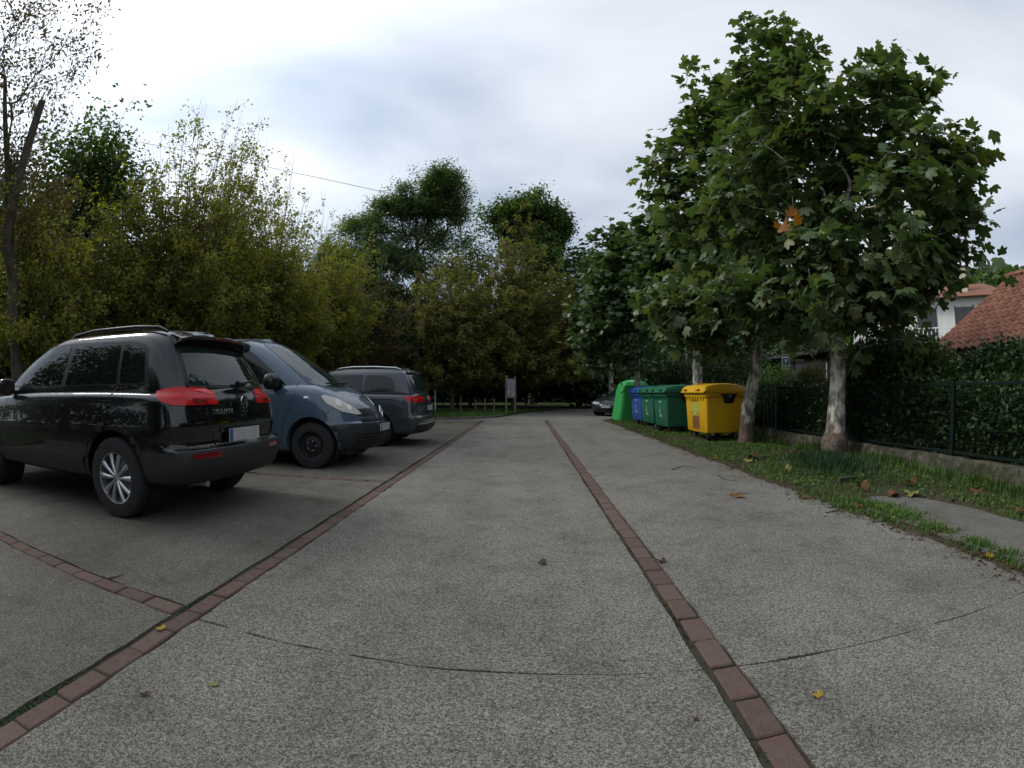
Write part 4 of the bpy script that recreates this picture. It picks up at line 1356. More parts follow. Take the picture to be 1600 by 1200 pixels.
for f in ((0, 1, 4, 3), (1, 2, 5, 4)):
    bm.faces.new([v[i] for i in f]); bm.faces.new([w[i] for i in f][::-1])
for a, b in ((0, 1), (1, 2), (2, 5), (5, 4), (4, 3), (3, 0)): bm.faces.new((v[a], v[b], w[b], w[a]))
bm_obj('roof_deck', bm, M['stonewall'], roof)
bm = bmesh.new()
TWd, TL, TE = 0.235, 0.40, 0.335
prof = [(0.0, 0.0), (0.03, 0.012), (0.075, 0.05), (0.12, 0.062), (0.165, 0.05), (0.205, 0.012), (TWd, 0.004)]
lo = [bm.verts.new((0, a, b + 0.022)) for a, b in prof]; hi = [bm.verts.new((TL, a, b)) for a, b in prof]; lb = [bm.verts.new((0, a, b)) for a, b in prof]
for i in range(len(prof) - 1):
    bm.faces.new((lo[i], lo[i + 1], hi[i + 1], hi[i])); bm.faces.new((lb[i], lb[i + 1], lo[i + 1], lo[i]))
bmesh.ops.recalc_face_normals(bm, faces=bm.faces)
tile = bpy.data.meshes.new('roof_tile'); bm.to_mesh(tile); bm.free(); tile.materials.append(M['tile'])
Rs = Matrix.Rotation(-sl_, 4, 'Y')
rows = int(SLN / TE)
restV, restF = [], []
tv = np.array([v.co[:] for v in tile.vertices]); tf = np.array([p.vertices[:] for p in tile.polygons])
for r_ in range(rows + 1):
    for c_ in range(66):
        yv = HY - 5 - TWd * (c_ + 1)
        if yv < -8.2: continue
        s_ = r_ * TE - 0.05
        p = Vector((math.cos(sl_) * s_, yv + random.uniform(-0.006, 0.006), math.sin(sl_) * s_ - 0.015 + random.uniform(-0.004, 0.006)))
        Mx = Matrix.Translation(p) @ Rs @ Matrix.Rotation(random.uniform(-0.02, 0.02), 4, 'Z')
        if c_ < 18:
            o = link('roof_tile', tile, None, roof); o.matrix_local = Mx
        else:
            m3 = np.array(Mx)
            restV.append(tv @ m3[:3, :3].T + m3[:3, 3]); restF.append(tf + len(tv) * len(restF))
tag(link('roof_tiles', fast_mesh('roof_tiles', np.concatenate(restV), np.concatenate(restF)), M['tile'], roof), kind='stuff')
for c_ in range(36):
    bm = bmesh.new()
    n_ = 7
    a = [bm.verts.new((0.13 * math.cos(PI * i / n_), 0, 0.11 * math.sin(PI * i / n_))) for i in range(n_ + 1)]
    b = [bm.verts.new((0.15 * math.cos(PI * i / n_), -0.42, 0.125 * math.sin(PI * i / n_))) for i in range(n_ + 1)]
    for i in range(n_): bm.faces.new((a[i], a[i + 1], b[i + 1], b[i]))
    o = bm_obj('ridge_tile', bm, M['tile'], roof); o.location = (RX - EX, HY - 5 - 0.37 * c_ + 0.05, RZ - EZ + 0.01)

# white house behind
hp = P(1452, 600, 36.0)
wh = empty('white_house', (hp.x, hp.y, 0), rz=math.atan2(hp.y, hp.x) - PI / 2); tag(wh, 'white two-storey house with balconies and cream chimney behind the big plane tree', 'house')
H2 = 7.1
box_obj('wall', (-5.5, 6.0, 0, 8, 0, H2), M['render'], wh)
bm = bmesh.new()
v = [bm.verts.new(c) for c in ((-6.0, -0.7, H2 - 0.1), (6.5, -0.7, H2 - 0.1), (6.5, 8.6, H2 - 0.1), (-6.0, 8.6, H2 - 0.1), (-4.5, 4, H2 + 1.5), (5.0, 4, H2 + 1.5))]
for f in ((0, 1, 5, 4), (1, 2, 5), (2, 3, 4, 5), (3, 0, 4), (3, 2, 1, 0)): bm.faces.new([v[i] for i in f])
rf = bm_obj('roof', bm, M['tile'], wh)
box_obj('chimney', (2.75, 3.35, 0.9, 1.5, H2 + 0.2, H2 + 2.1), M['cream'], rf, 0.02)
box_obj('chimney_cap', (2.67, 3.43, 0.82, 1.58, H2 + 2.102, H2 + 2.22), M['stonewall'], rf, 0.02)
for fl in (1.0, 4.0):
    sb = box_obj('balcony', (-4.6, 4.6, -1.25, -0.002, fl + 0.0, fl + 0.14), M['white'], wh)
    for x_ in np.arange(-4.5, 4.55, 0.3): box_obj('baluster', (x_ - 0.03, x_ + 0.03, -1.22, -1.16, fl + 0.142, fl + 0.95), M['white'], sb)
    box_obj('handrail', (-4.6, 4.6, -1.24, -1.14, fl + 0.952, fl + 1.03), M['white'], sb)
    for x_ in (-3.4, -0.6, 2.2):
        wdw = box_obj('window', (x_, x_ + 1.3, -0.03, 0.05, fl + 0.3, fl + 2.4), M['winglass'], wh)
        box_obj('frame', (x_ - 0.08, x_ - 0.002, -0.05, 0.04, fl + 0.25, fl + 2.5), M['stonewall'], wdw)
        box_obj('frame', (x_ + 1.302, x_ + 1.38, -0.05, 0.04, fl + 0.25, fl + 2.5), M['stonewall'], wdw)
        box_obj('mullion', (x_ + 0.62, x_ + 0.68, -0.05, -0.031, fl + 0.3, fl + 2.4), M['stonewall'], wdw)

# wooded hill
us = np.arange(1150, 2300, 12)
prof_u = [1150, 1300, 1400, 1500, 1560, 1700, 1900, 2100, 2300]; prof_v = [600, 520, 462, 431, 424, 430, 440, 500, 590]
V = []
for row, (rr, hf) in enumerate(((120, 0.0), (140, 0.55), (160, 0.86), (180, 1.0), (210, 0.8))):
    for k, u in enumerate(us):
        tz = P(u, float(np.interp(u, prof_u, prof_v)), 180).z
        q = P(u, 600, rr)
        V.append((q.x, q.y, max(-1, (tz - 1.1) * hf + rng.normal(0, 0.9) * (hf > 0))))
nu = len(us)
i = (np.arange(4)[:, None] * nu + np.arange(nu - 1)[None]).ravel()
tag(link('hill', fast_mesh('hill', np.array(V), np.stack([i, i + 1, i + nu + 1, i + nu], 1)), M['hill']), kind='structure')
m = 16000
u = rng.uniform(1250, 2100, m); f = rng.random(m)
pos = []
for uu, ff in zip(u, f):
    tz = P(uu, float(np.interp(uu, prof_u, prof_v)), 180).z
    rr = 125 + 55 * ff
    q = P(uu, 600, rr)
    pos.append((q.x, q.y, (tz - 1.1) * float(np.interp(rr, (120, 140, 160, 180), (0, 0.55, 0.86, 1))) + rng.uniform(0, 3.0)))
V, F = scatter(QUAD, np.array(pos), frames(m, 0.6, 0.2), 2.6 * rng.uniform(0.5, 1.3, m))
tag(link('hill_forest', fast_mesh('hill_forest', V, F), M['oak']), 'distant forest covering the hillside behind the houses', 'forest', kind='stuff')

# ------------------------------------------------------------------ board, stakes, cable
bo = empty('information_board', (-0.95, 23.65, 0.04), rz=1.08); tag(bo, 'narrow information board with printed sheet between two wooden posts', 'board')
for x_ in (0, 0.86):
    bm = bmesh.new(); add_box(bm, x_ - 0.04, x_ + 0.04, -0.04, 0.04, -0.1, 1.86, 0.008)
    bm_obj('post', bm, M['wood'], bo)
box_obj('panel', (0.042, 0.818, -0.02, 0.02, 0.78, 1.72), M['wood'], bo, 0.004)
box_obj('printed_sheet', (0.06, 0.80, -0.026, -0.0205, 0.80, 1.70), M['print'], bo)
SGR = 'wooden stakes in the grass by the board'
for (u, v0, v1, r_, lb_) in ((757, 623, 645, 24.5, 'second wooden stake from the information board'), (772, 624, 648, 23.5, 'wooden stake next to the information board'), (743, 625, 645, 25.0, 'third wooden stake from the information board'), (720, 620, 643, 25.5, 'wooden stake farthest from the information board')):
    b = P(u, v1, r_); t = P(u + random.uniform(-1, 1), v0, r_)
    o = tube_path('wooden_stake', [(b.x, b.y, 0.0), (t.x, t.y, t.z), (t.x, t.y, t.z + 0.05)], [0.04, 0.035, 0.012], M['wood'], None, 8)
    tag(o, lb_, 'stake', SGR)
b = P(680, 642, 25.5)
tag(tube_path('white_post', [(b.x, b.y, 0), (b.x, b.y, 1.25)], 0.035, M['white'], None, 8), 'thin white post in the shade beside the grey family car', 'post')
pa, pb = P(180, 215, 40), P(1010, 400, 46)
tag(tube_path('overhead_cable', [pa + (pb - pa) * t + Vector((0, 0, -1.1 * 4 * t * (1 - t))) for t in np.linspace(0, 1, 24)], 0.02, M['cable'], None, 5), 'thin overhead cable running across above the trees', 'cable')


# ------------------------------------------------------------------ waste bins
def castor(parent, x, y, rot):
    c = empty('castor', (x, y, 0), rot, parent)
    bm = lathe_bm([(0.0, -0.022), (0.07, -0.022), (0.098, -0.016), (0.1, 0), (0.098, 0.016), (0.07, 0.022), (0.0, 0.022)], 18, 'y')
    o = bm_obj('wheel', bm, M['tyre'], c, angle=40); o.location = (0.03, 0, 0.1)
    bm = bmesh.new()
    for s in (-1, 1):
        add_box(bm, -0.02, 0.045, s * 0.03 - 0.003, s * 0.03 + 0.003, 0.08, 0.19)
    add_box(bm, -0.03, 0.05, -0.034, 0.034, 0.191, 0.205)
    tag(bm_obj('fork', bm, M['zinc'], c), kind='stuff')


def ring_loft(sections, seg=5):
    """Loft of rounded rectangles (x0, x1, y0, y1, z, r)."""
    bm = bmesh.new(); rings = []
    for (x0, x1, y0, y1, z, r) in sections:
        ring = []
        for (cx, cy, a0) in ((x1 - r, y1 - r, 0), (x0 + r, y1 - r, PI / 2), (x0 + r, y0 + r, PI), (x1 - r, y0 + r, 1.5 * PI)):
            for k in range(seg + 1):
                a = a0 + PI / 2 * k / seg
                ring.append(bm.verts.new((cx + r * math.cos(a), cy + r * math.sin(a), z)))
        rings.append(ring)
    n_ = len(rings[0])
    for r0, r1 in zip(rings, rings[1:]):
        for k in range(n_): bm.faces.new((r0[k], r0[(k + 1) % n_], r1[(k + 1) % n_], r1[k]))
    bm.faces.new(rings[0][::-1]); bm.faces.new(rings[-1])
    return bm


def wheeled_bin(label, x, y, rz, mat, group, yellow=False):
    b = empty('wheeled_bin', (x, y, 0.0), rz); tag(b, label, 'waste bin', group)
    body = bm_obj('body', ring_loft([(-0.43, 0.43, -0.56, 0.56, 0.20, 0.05), (-0.445, 0.445, -0.58, 0.58, 0.22, 0.06), (-0.475, 0.475, -0.625, 0.625, 0.80, 0.06), (-0.482, 0.482, -0.635, 0.635, 0.96, 0.06), (-0.51, 0.51, -0.66, 0.66, 0.985, 0.06), (-0.515, 0.515, -0.665, 0.665, 1.06, 0.06), (-0.53, 0.53, -0.68, 0.68, 1.065, 0.06), (-0.53, 0.53, -0.68, 0.68, 1.09, 0.06)]), mat, b, angle=35)
    # ribs under the collar on the front
    for k in range(7):
        yy = -0.5 + k * 1.0 / 6
        box_obj('rib', (-0.512, -0.478, yy - 0.012, yy + 0.012, 0.90, 0.984), mat, body, 0.003)
    # lid: an arch from front to back, flat ends
    bm = bmesh.new(); rows_ = []
    prof = [(-0.575, 1.075), (-0.575, 1.10), (-0.545, 1.125), (-0.53, 1.18), (-0.48, 1.225), (-0.25, 1.262), (0.0, 1.275), (0.25, 1.255), (0.45, 1.205), (0.535, 1.15), (0.545, 1.095)]
    for yy, sc in ((-0.70, 0.0), (-0.70, 0.55), (-0.672, 0.93), (-0.62, 1.0), (0.0, 1.02), (0.62, 1.0), (0.672, 0.93), (0.70, 0.55), (0.70, 0.0)):
        rows_.append([bm.verts.new((px_, yy, 1.092 + max(pz_ - 1.092, -0.017) * (sc if pz_ > 1.11 else 1))) for px_, pz_ in prof])
    for r0, r1 in zip(rows_, rows_[1:]):
        for k in range(len(prof) - 1): bm.faces.new((r0[k], r0[k + 1], r1[k + 1], r1[k]))
    bmesh.ops.remove_doubles(bm, verts=bm.verts, dist=1e-4)
    lid = bm_obj('lid', bm, mat, b, angle=38)
    for yy in (-0.42, 0.36): box_obj('handle', (-0.60, -0.5, yy, yy + 0.2, 1.135, 1.165), mat, lid, 0.008)
    box_obj('lid_rib', (-0.46, 0.42, -0.02, 0.02, 1.27, 1.288), mat, lid, 0.004)
    # dark lifting pockets on both ends
    for s in (-1, 1):
        bm = bmesh.new()
        pts = [(-0.19, 1.05), (0.27, 1.05), (0.21, 0.98), (0.19, 0.88), (0.15, 0.845), (-0.02, 0.845), (-0.06, 0.88), (-0.08, 0.98)]
        zin = lambda z: 0.560 + 0.02 + (z - 0.2) * 0.085
        f0 = [bm.verts.new((a, s * (zin(c) + 0.012 if c < 0.96 else 0.672), c)) for a, c in pts]
        f1 = [bm.verts.new((a, s * (zin(c) - 0.03 if c < 0.96 else 0.63), c)) for a, c in pts]
        bm.faces.new(f0); bm.faces.new(f1[::-1])
        for k in range(len(pts)): bm.faces.new((f0[k], f0[(k + 1) % len(pts)], f1[(k + 1) % len(pts)], f1[k]))
        pk = bm_obj('lifting_pocket', bm, M['trim'], b)
        o = bm_obj('trunnion', lathe_bm([(0.0, 0), (0.022, 0), (0.022, 0.05), (0.0, 0.05)], 12, 'y'), M['zinc'], pk, angle=40)
        o.location = (0.08, s * 0.66 - 0.025, 1.0)
        for a in (-0.33, 0.36):
            box_obj('grip', (a - 0.09, a + 0.09, s * 0.69 - 0.02, s * 0.69 + 0.02, 1.02, 1.045), mat, pk, 0.006)
    for sx in (-1, 1):
        for sy in (-1, 1): castor(b, sx * 0.34, sy * 0.45, random.uniform(-1, 1) + (PI if sx > 0 else 0))
    tilt = lambda z: -0.445 - (z - 0.22) * (0.03 / 0.58) - 0.004
    def sticker(name, y0, y1, z0, z1, m_, lab=None):
        bm = bmesh.new()
        bm.faces.new([bm.verts.new(c) for c in ((tilt(z0), y0, z0), (tilt(z0), y1, z0), (tilt(z1), y1, z1), (tilt(z1), y0, z1))])
        o = bm_obj(name, bm, M[m_], body)
        if lab: o['label'] = lab
    if yellow:
        sticker('sticker', -0.22, 0.28, 0.58, 0.86, 'stickpale', 'pale green printed sticker')
        sticker('sticker', -0.20, 0.20, 0.27, 0.56, 'stickbrown', 'torn brown printed sticker')
        for z in (0.885, 0.915):
            bm = bmesh.new(); add_box(bm, tilt(z) - 0.001, tilt(z) + 0.002, -0.2, 0.26, z, z + 0.012); bm_obj('print_line', bm, M['trim'], body)
        for y_ in (-0.16, 0.2):
            bm = bmesh.new(); add_box(bm, tilt(0.6) - 0.002, tilt(0.6) + 0.002, y_, y_ + 0.07, 0.6, 0.64); bm_obj('print_mark', bm, M['bingreen'], body)
    else:
        for (y0, y1, z0, z1) in ((-0.15, 0.12, 0.82, 0.86), (0.0, 0.05, 0.52, 0.70), (-0.12, 0.04, 0.44, 0.50)):
            sticker('worn_print', y0, y1, z0, z1, 'stickwhite')
    return b


BG = 'wheeled bins on the verge'
wheeled_bin('bright yellow wheeled bin with stickers beside the leaning plane tree', 4.30, 10.62, 0.04, M['binyellow'], BG, True)
wheeled_bin('dark green wheeled bin next to the yellow bin', 4.03, 12.66, 0.0, M['bingreen'], BG)
wheeled_bin('dark green wheeled bin next to the blue bin', 4.01, 14.08, 0.03, M['bingreen'], BG)
wheeled_bin('blue wheeled bin at the end of the row', 4.0, 15.48, 0.02, M['binblue'], BG)
ig = empty('bell_container', (4.12, 18.55, 0)); tag(ig, 'bright green bell-shaped glass container behind the blue bin', 'container')
igb = bm_obj('shell', ring_loft([(-0.74, 0.74, -0.7, 0.7, 0.0, 0.2), (-0.74, 0.74, -0.7, 0.7, 0.06, 0.2), (-0.68, 0.68, -0.65, 0.65, 0.5, 0.2), (-0.6, 0.6, -0.58, 0.58, 1.1, 0.2), (-0.55, 0.55, -0.54, 0.54, 1.34, 0.2), (-0.44, 0.44, -0.46, 0.46, 1.46, 0.18), (-0.22, 0.22, -0.25, 0.25, 1.55, 0.12), (-0.05, 0.05, -0.06, 0.06, 1.57, 0.03)], 6), M['igloo'], ig, angle=24)
tube_path('lifting_ring', [(-0.08, 0, 1.55), (-0.08, 0, 1.64), (0.08, 0, 1.64), (0.08, 0, 1.55)], 0.012, M['zinc'], ig, 6)


# ------------------------------------------------------------------ cars (local frame: +x nose, origin under the rear axle)
def outline(sl):
    """Half plan curve of one body slice, from tail centre to nose centre."""
    xr, xf, w = sl['xr'], sl['xf'], sl['w']
    wf = sl.get('wf', w)
    rx, ry, fx, fyy = sl.get('rx', 0.22), sl.get('ry', 0.28), sl.get('fx', 0.4), sl.get('fy', 0.38)
    rb, fb = sl.get('rb', 0.05), sl.get('fb', 0.12)
    pts = [(xr, 0.0), (xr + rb * 0.12, (w - ry) * 0.4), (xr + rb * 0.5, (w - ry) * 0.75), (xr + rb, w - ry)]
    for a in (30, 60): pts.append((xr + rb + rx * (1 - math.cos(math.radians(a))), w - ry + ry * math.sin(math.radians(a))))
    x0, x1 = xr + rb + rx, xf - fb - fx
    for t in (0.0, 0.12, 0.28, 0.45, 0.62, 0.8, 0.92, 1.0): pts.append((x0 + (x1 - x0) * t, w + (wf - w) * t + sl.get('bar', 0.012) * 4 * t * (1 - t)))
    for a in (60, 30): pts.append((xf - fb - fx * (1 - math.cos(math.radians(a))), wf - fyy + fyy * math.sin(math.radians(a))))
    pts += [(xf - fb, wf - fyy), (xf - fb * 0.5, (wf - fyy) * 0.75), (xf - fb * 0.12, (wf - fyy) * 0.4), (xf, 0.0)]
    return pts


def hull(slices, crown=0.03, sub=2):
    bm = bmesh.new()
    rows_ = []
    for sl in slices:
        zt = sl['z']
        zf = (lambda x: zt) if np.ndim(zt) == 0 else (lambda x: float(np.interp(x, [a for a, b in zt], [b for a, b in zt])))
        rows_.append([(x, y, zf(x)) for x, y in outline(sl)])
    top = rows_[-1]
    for f in (0.72, 0.4, 0.0):
        rows_.append([(x, y * f, z + crown * (1 - f * f)) for x, y, z in top])
    bot = rows_[0]
    rows_ = [[(x, 0.0, z) for x, y, z in bot], [(x, y * 0.5, z) for x, y, z in bot]] + rows_
    grid = [[bm.verts.new(c) for c in r] for r in rows_]
    for r0, r1 in zip(grid, grid[1:]):
        for k in range(len(r0) - 1): bm.faces.new((r0[k], r0[k + 1], r1[k + 1], r1[k]))
    g_ = bmesh.ops.duplicate(bm, geom=bm.faces[:] + bm.edges[:] + bm.verts[:])
    for v in g_['geom']:
        if isinstance(v, bmesh.types.BMVert): v.co.y *= -1
    bmesh.ops.remove_doubles(bm, verts=bm.verts, dist=1e-4)
    bmesh.ops.dissolve_degenerate(bm, edges=bm.edges, dist=1e-5)
    bmesh.ops.recalc_face_normals(bm, faces=bm.faces)
    me = bpy.data.meshes.new('hull'); bm.to_mesh(me); bm.free()
    o = bpy.data.objects.new('hull', me); C.objects.link(o)
    if sub:
        m_ = o.modifiers.new('s', 'SUBSURF'); m_.levels = sub; m_.render_levels = sub
    return o


def bake(o):
    dg = bpy.context.evaluated_depsgraph_get()
    me = bpy.data.meshes.new_from_object(o.evaluated_get(dg))
    bpy.data.objects.remove(o)
    return me


def cut_arches(o, arches):
    """Carve wheel housings (x, radius, inner y) from both flanks."""
    bm0 = bmesh.new()
    for (x, r, yin) in arches:
        for s in (-1, 1):
            bm = lathe_bm([(0.0, yin), (r, yin), (r, 1.4), (0.0, 1.4)], 48, 'y')
            for v in bm.verts: v.co.y *= s; v.co.x += x; v.co.z += r * 0.93
            bmesh.ops.recalc_face_normals(bm, faces=bm.faces)
            t_ = bpy.data.meshes.new('t'); bm.to_mesh(t_); bm.free(); bm0.from_mesh(t_); bpy.data.meshes.remove(t_)
    c = bm_obj('cutter', bm0)
    m_ = o.modifiers.new('b', 'BOOLEAN'); m_.operation = 'DIFFERENCE'; m_.object = c; m_.solver = 'EXACT'
    m_.use_self = True
    me = bake(o)
    bpy.data.objects.remove(c)
    return me


def rounded(pts, r=0.03, n=4):
    out = []
    k = len(pts)
    for i in range(k):
        p = Vector(pts[i]); a = Vector(pts[i - 1]); b = Vector(pts[(i + 1) % k])
        da, db = (a - p), (b - p)
        q = min(r, da.length * 0.45, db.length * 0.45)
        s, e = p + da.normalized() * q, p + db.normalized() * q
        for j in range(n + 1):
            t = j / n
            out.append(tuple((1 - t) ** 2 * s + 2 * t * (1 - t) * p + t * t * e))
    return out


class Car:
    def __init__(s, name, label, group, loc, rz, mat):
        s.root = empty(name, loc, rz); tag(s.root, label, 'car', group)
        s.mat = mat

    def body(s, lower, upper, arches, crown=0.03, ucrown=0.03):
        lo = hull(lower, crown)
        me = cut_arches(lo, arches)
        sharp_by_angle(me, 32)
        s.shell = link('body', me, s.mat, s.root)
        up = hull(upper, ucrown)
        me2 = bake(up)
        sharp_by_angle(me2, 40)
        s.cab = link('cabin', me2, s.mat, s.root)
        V, F, o = [], [], 0
        for m_ in (me, me2):
            V += [v.co.copy() for v in m_.vertices]; F += [[i + o for i in p.vertices] for p in m_.polygons]; o = len(V)
        s.bvh = BVHTree.FromPolygons(V, F)
        for (x, r, yin) in arches:
            for q in (-1, 1):
                bm = lathe_bm([(r * 0.985, yin + 0.004), (r * 0.985, 0.86 * s.hw + 0.02)], 40, 'y')
                o = bm_obj('wheel_housing', bm, M['under'], s.root, angle=60)
                for v in o.data.vertices: v.co.y *= q; v.co.x += x; v.co.z += r * 0.93

    def drape(s, name, pts, d, off=0.004, mat=None, parent=None, grid=0.06, thick=0.012, label=None, nsm=True):
        """Lay a flat outline onto the body along direction d and give it an edge."""
        d = Vector(d).normalized()
        up = Vector((0, 0, 1)) if abs(d.z) < 0.9 else Vector((1, 0, 0))
        a = d.cross(up).normalized(); b = a.cross(d).normalized()
        q = [(Vector(p).dot(a), Vector(p).dot(b)) for p in pts]
        bm = bmesh.new()
        bm.faces.new([bm.verts.new((u, v, 0)) for u, v in q])
        us_ = [u for u, v in q]; vs_ = [v for u, v in q]
        for k in range(1, int((max(us_) - min(us_)) / grid) + 1):
            bmesh.ops.bisect_plane(bm, geom=bm.verts[:] + bm.edges[:] + bm.faces[:], plane_co=(min(us_) + k * grid, 0, 0), plane_no=(1, 0, 0))
        for k in range(1, int((max(vs_) - min(vs_)) / grid) + 1):
            bmesh.ops.bisect_plane(bm, geom=bm.verts[:] + bm.edges[:] + bm.faces[:], plane_co=(0, min(vs_) + k * grid, 0), plane_no=(0, 1, 0))
        bmesh.ops.triangulate(bm, faces=[f for f in bm.faces if len(f.verts) > 4])
        nrm = {}
        for v in bm.verts:
            p = a * v.co.x + b * v.co.y
            h, nn, i, dist = s.bvh.ray_cast(p - d * 12, d)
            if h is None:
                h, nn, i, dist = s.bvh.find_nearest(p + d * (Vector(pts[0]).dot(d)))
            if nn.dot(d) > 0: nn = -nn
            nn = (nn - d * 0.6).normalized()
            v.co = h + nn * off
            nrm[v] = nn
        bmesh.ops.recalc_face_normals(bm, faces=bm.faces)
        if sum((f.normal.dot(d) * f.calc_area() for f in bm.faces)) > 0: bmesh.ops.reverse_faces(bm, faces=bm.faces)
        be = [e for e in bm.edges if len(e.link_faces) == 1]
        bv = {v for e in be for v in e.verts}
        nv = {v: bm.verts.new(v.co - nrm[v] * thick) for v in bv}
        for f in bm.faces: f.smooth = True
        for e in be:
            v0, v1 = e.verts
            f = bm.faces.new((v0, v1, nv[v1], nv[v0]))
            e.smooth = False
        bmesh.ops.recalc_face_normals(bm, faces=bm.faces)
        if sum((f.normal.dot(d) * f.calc_area() for f in bm.faces if f.smooth)) > 0: bmesh.ops.reverse_faces(bm, faces=bm.faces)
        me = bpy.data.meshes.new(name); bm.to_mesh(me); bm.free()
        o = link(name, me, mat, parent or s.root)
        if label: o['label'] = label
        return o

    def side(s, name, pts, mat, off=0.004, parent=None, r=0.04, **kw):
        """The same outline (x, z) on both flanks."""
        res = []
        for q in (1, -1):
            pp = rounded([(x, z) for x, z in pts], r) if r else pts
            res.append(s.drape(name, [(x, q, z) for x, z in pp], (0, -q, 0), off, mat, parent, **kw))
        return res

    def rear(s, name, pts, mat, off=0.004, parent=None, r=0.02, **kw):
        pp = rounded(pts, r) if r else pts
        return s.drape(name, [(-2, y, z) for y, z in pp], (1, 0, 0), off, mat, parent, **kw)

    def front(s, name, pts, mat, off=0.004, parent=None, r=0.02, **kw):
        pp = rounded(pts, r) if r else pts
        return s.drape(name, [(6, y, z) for y, z in pp], (-1, 0, 0), off, mat, parent, **kw)

    def seam(s, name, line, d, w=0.007, parent=None):
        """A thin dark panel gap along a polyline given as 3-D points."""
        d = Vector(d)
        for p, q in zip(line, line[1:]):
            p, q = Vector(p), Vector(q)
            t = (q - p).normalized(); n_ = t.cross(d).normalized() * w / 2
            s.drape(name, [p - n_, p + n_, q + n_, q - n_], d, 0.0015, M['gap'], parent or s.shell, grid=0.07, thick=0.003)

    def wheel(s, x, y, r, width, rim_r, style, steer=0.0):
        q = 1 if y > 0 else -1
        w = empty('wheel', (x, y, r), steer, s.root)
        if q > 0: w.rotation_euler = (0, 0, PI + steer)      # outer face is local -y
        h = width / 2
        prof = [(rim_r * 0.98, h * 0.86), (rim_r * 1.02, h * 0.98), (r * 0.86, h), (r * 0.955, h * 0.93), (r * 0.988, h * 0.78), (r, h * 0.55), (r - 0.008, h * 0.50), (r - 0.008, h * 0.44), (r, h * 0.4), (r, h * 0.06), (r - 0.008, h * 0.03)]
        prof = prof + [(a, -b) for a, b in prof[::-1]]
        bm_obj('tyre', lathe_bm(prof, 56, 'y'), M['tyre'], w, angle=28)
        if style == 'alloy':
            bm_obj('rim', lathe_bm([(rim_r, -h * 0.90), (rim_r * 1.01, -h * 0.93), (rim_r * 0.965, -h * 0.90), (rim_r * 0.94, -h * 0.55), (rim_r * 0.93, h * 0.8)], 56, 'y'), M['alloy'], w, angle=30)
            bm_obj('barrel', lathe_bm([(rim_r * 0.93, h * 0.1), (0.0, h * 0.12)], 32, 'y'), M['under'], w)
            bm_obj('brake_disc', lathe_bm([(0.0, 0.0), (rim_r * 0.62, 0.0), (rim_r * 0.62, 0.02), (0, 0.02)], 36, 'y'), M['zinc'], w, angle=30)
            for k in range(10):
                a = 2 * PI * k / 10 + (0.03 if k % 2 else -0.03)
                bm = bmesh.new()
                cs = []
                for t, wd in ((0.13, 0.012), (0.3, 0.014), (0.6, 0.020), (0.97, 0.029)):
                    rr_ = rim_r * t; yy = -h * (0.70 + 0.12 * math.sin(t * 2.6))
                    cs.append([bm.verts.new(c) for c in ((rr_, yy, -wd), (rr_, yy - 0.012, -wd * 0.35), (rr_, yy - 0.012, wd * 0.35), (rr_, yy, wd), (rr_, yy + 0.035, wd * 0.7), (rr_, yy + 0.035, -wd * 0.7))])
                for c0, c1_ in zip(cs, cs[1:]):
                    for i in range(6): bm.faces.new((c0[i], c0[(i + 1) % 6], c1_[(i + 1) % 6], c1_[i]))
                o = bm_obj('spoke', bm, M['alloy'], w, angle=25); o.rotation_euler = (0, a, 0)
            bm_obj('hub', lathe_bm([(0.0, -h * 0.80), (0.028, -h * 0.80), (0.034, -h * 0.78), (0.034, -h * 0.6), (rim_r * 0.30, -h * 0.66), (rim_r * 0.31, -h * 0.4), (0, -h * 0.4)], 24, 'y'), M['alloy'], w, angle=35)
            for k in range(5):
                a = 2 * PI * k / 5 + 0.3
                o = bm_obj('bolt', lathe_bm([(0.0, -0.01), (0.011, -0.01), (0.012, 0.02), (0, 0.02)], 8, 'y'), M['steel'], w, angle=35); o.location = (rim_r * 0.22 * math.cos(a), -h * 0.66, rim_r * 0.22 * math.sin(a))
        else:
            mt = M['steel'] if style == 'steel' else M['alloy']
            bm_obj('rim', lathe_bm([(rim_r, -h * 0.9), (rim_r * 0.95, -h * 0.86), (rim_r * 0.9, -h * 0.45), (rim_r * 0.72, -h * 0.36), (rim_r * 0.6, -h * 0.52), (rim_r * 0.4, -h * 0.6), (rim_r * 0.3, -h * 0.5), (rim_r * 0.2, -h * 0.52), (rim_r * 0.19, -h * 0.75), (0, -h * 0.76)], 48, 'y'), mt, w, angle=30)
            for k in range(10):
                a = 2 * PI * k / 10
                o = bm_obj('slot', lathe_bm([(0.0, -0.012), (0.02, -0.012), (0.02, 0.02), (0.0, 0.02)], 10, 'y'), M['gap'], w); o.location = (rim_r * 0.7 * math.cos(a), -h * 0.37, rim_r * 0.7 * math.sin(a))
            for k in range(5):
                a = 2 * PI * k / 5
                o = bm_obj('bolt', lathe_bm([(0.0, -0.014), (0.012, -0.014), (0.014, 0.02), (0, 0.02)], 8, 'y'), M['zinc'], w, angle=35); o.location = (rim_r * 0.34 * math.cos(a), -h * 0.56, rim_r * 0.34 * math.sin(a))
        return w

    def under(s, x0, x1, w, z0=0.2, z1=0.42):
        box_obj('underbody', (x0, x1, -w, w, z0, z1), M['under'], s.root, 0.03)

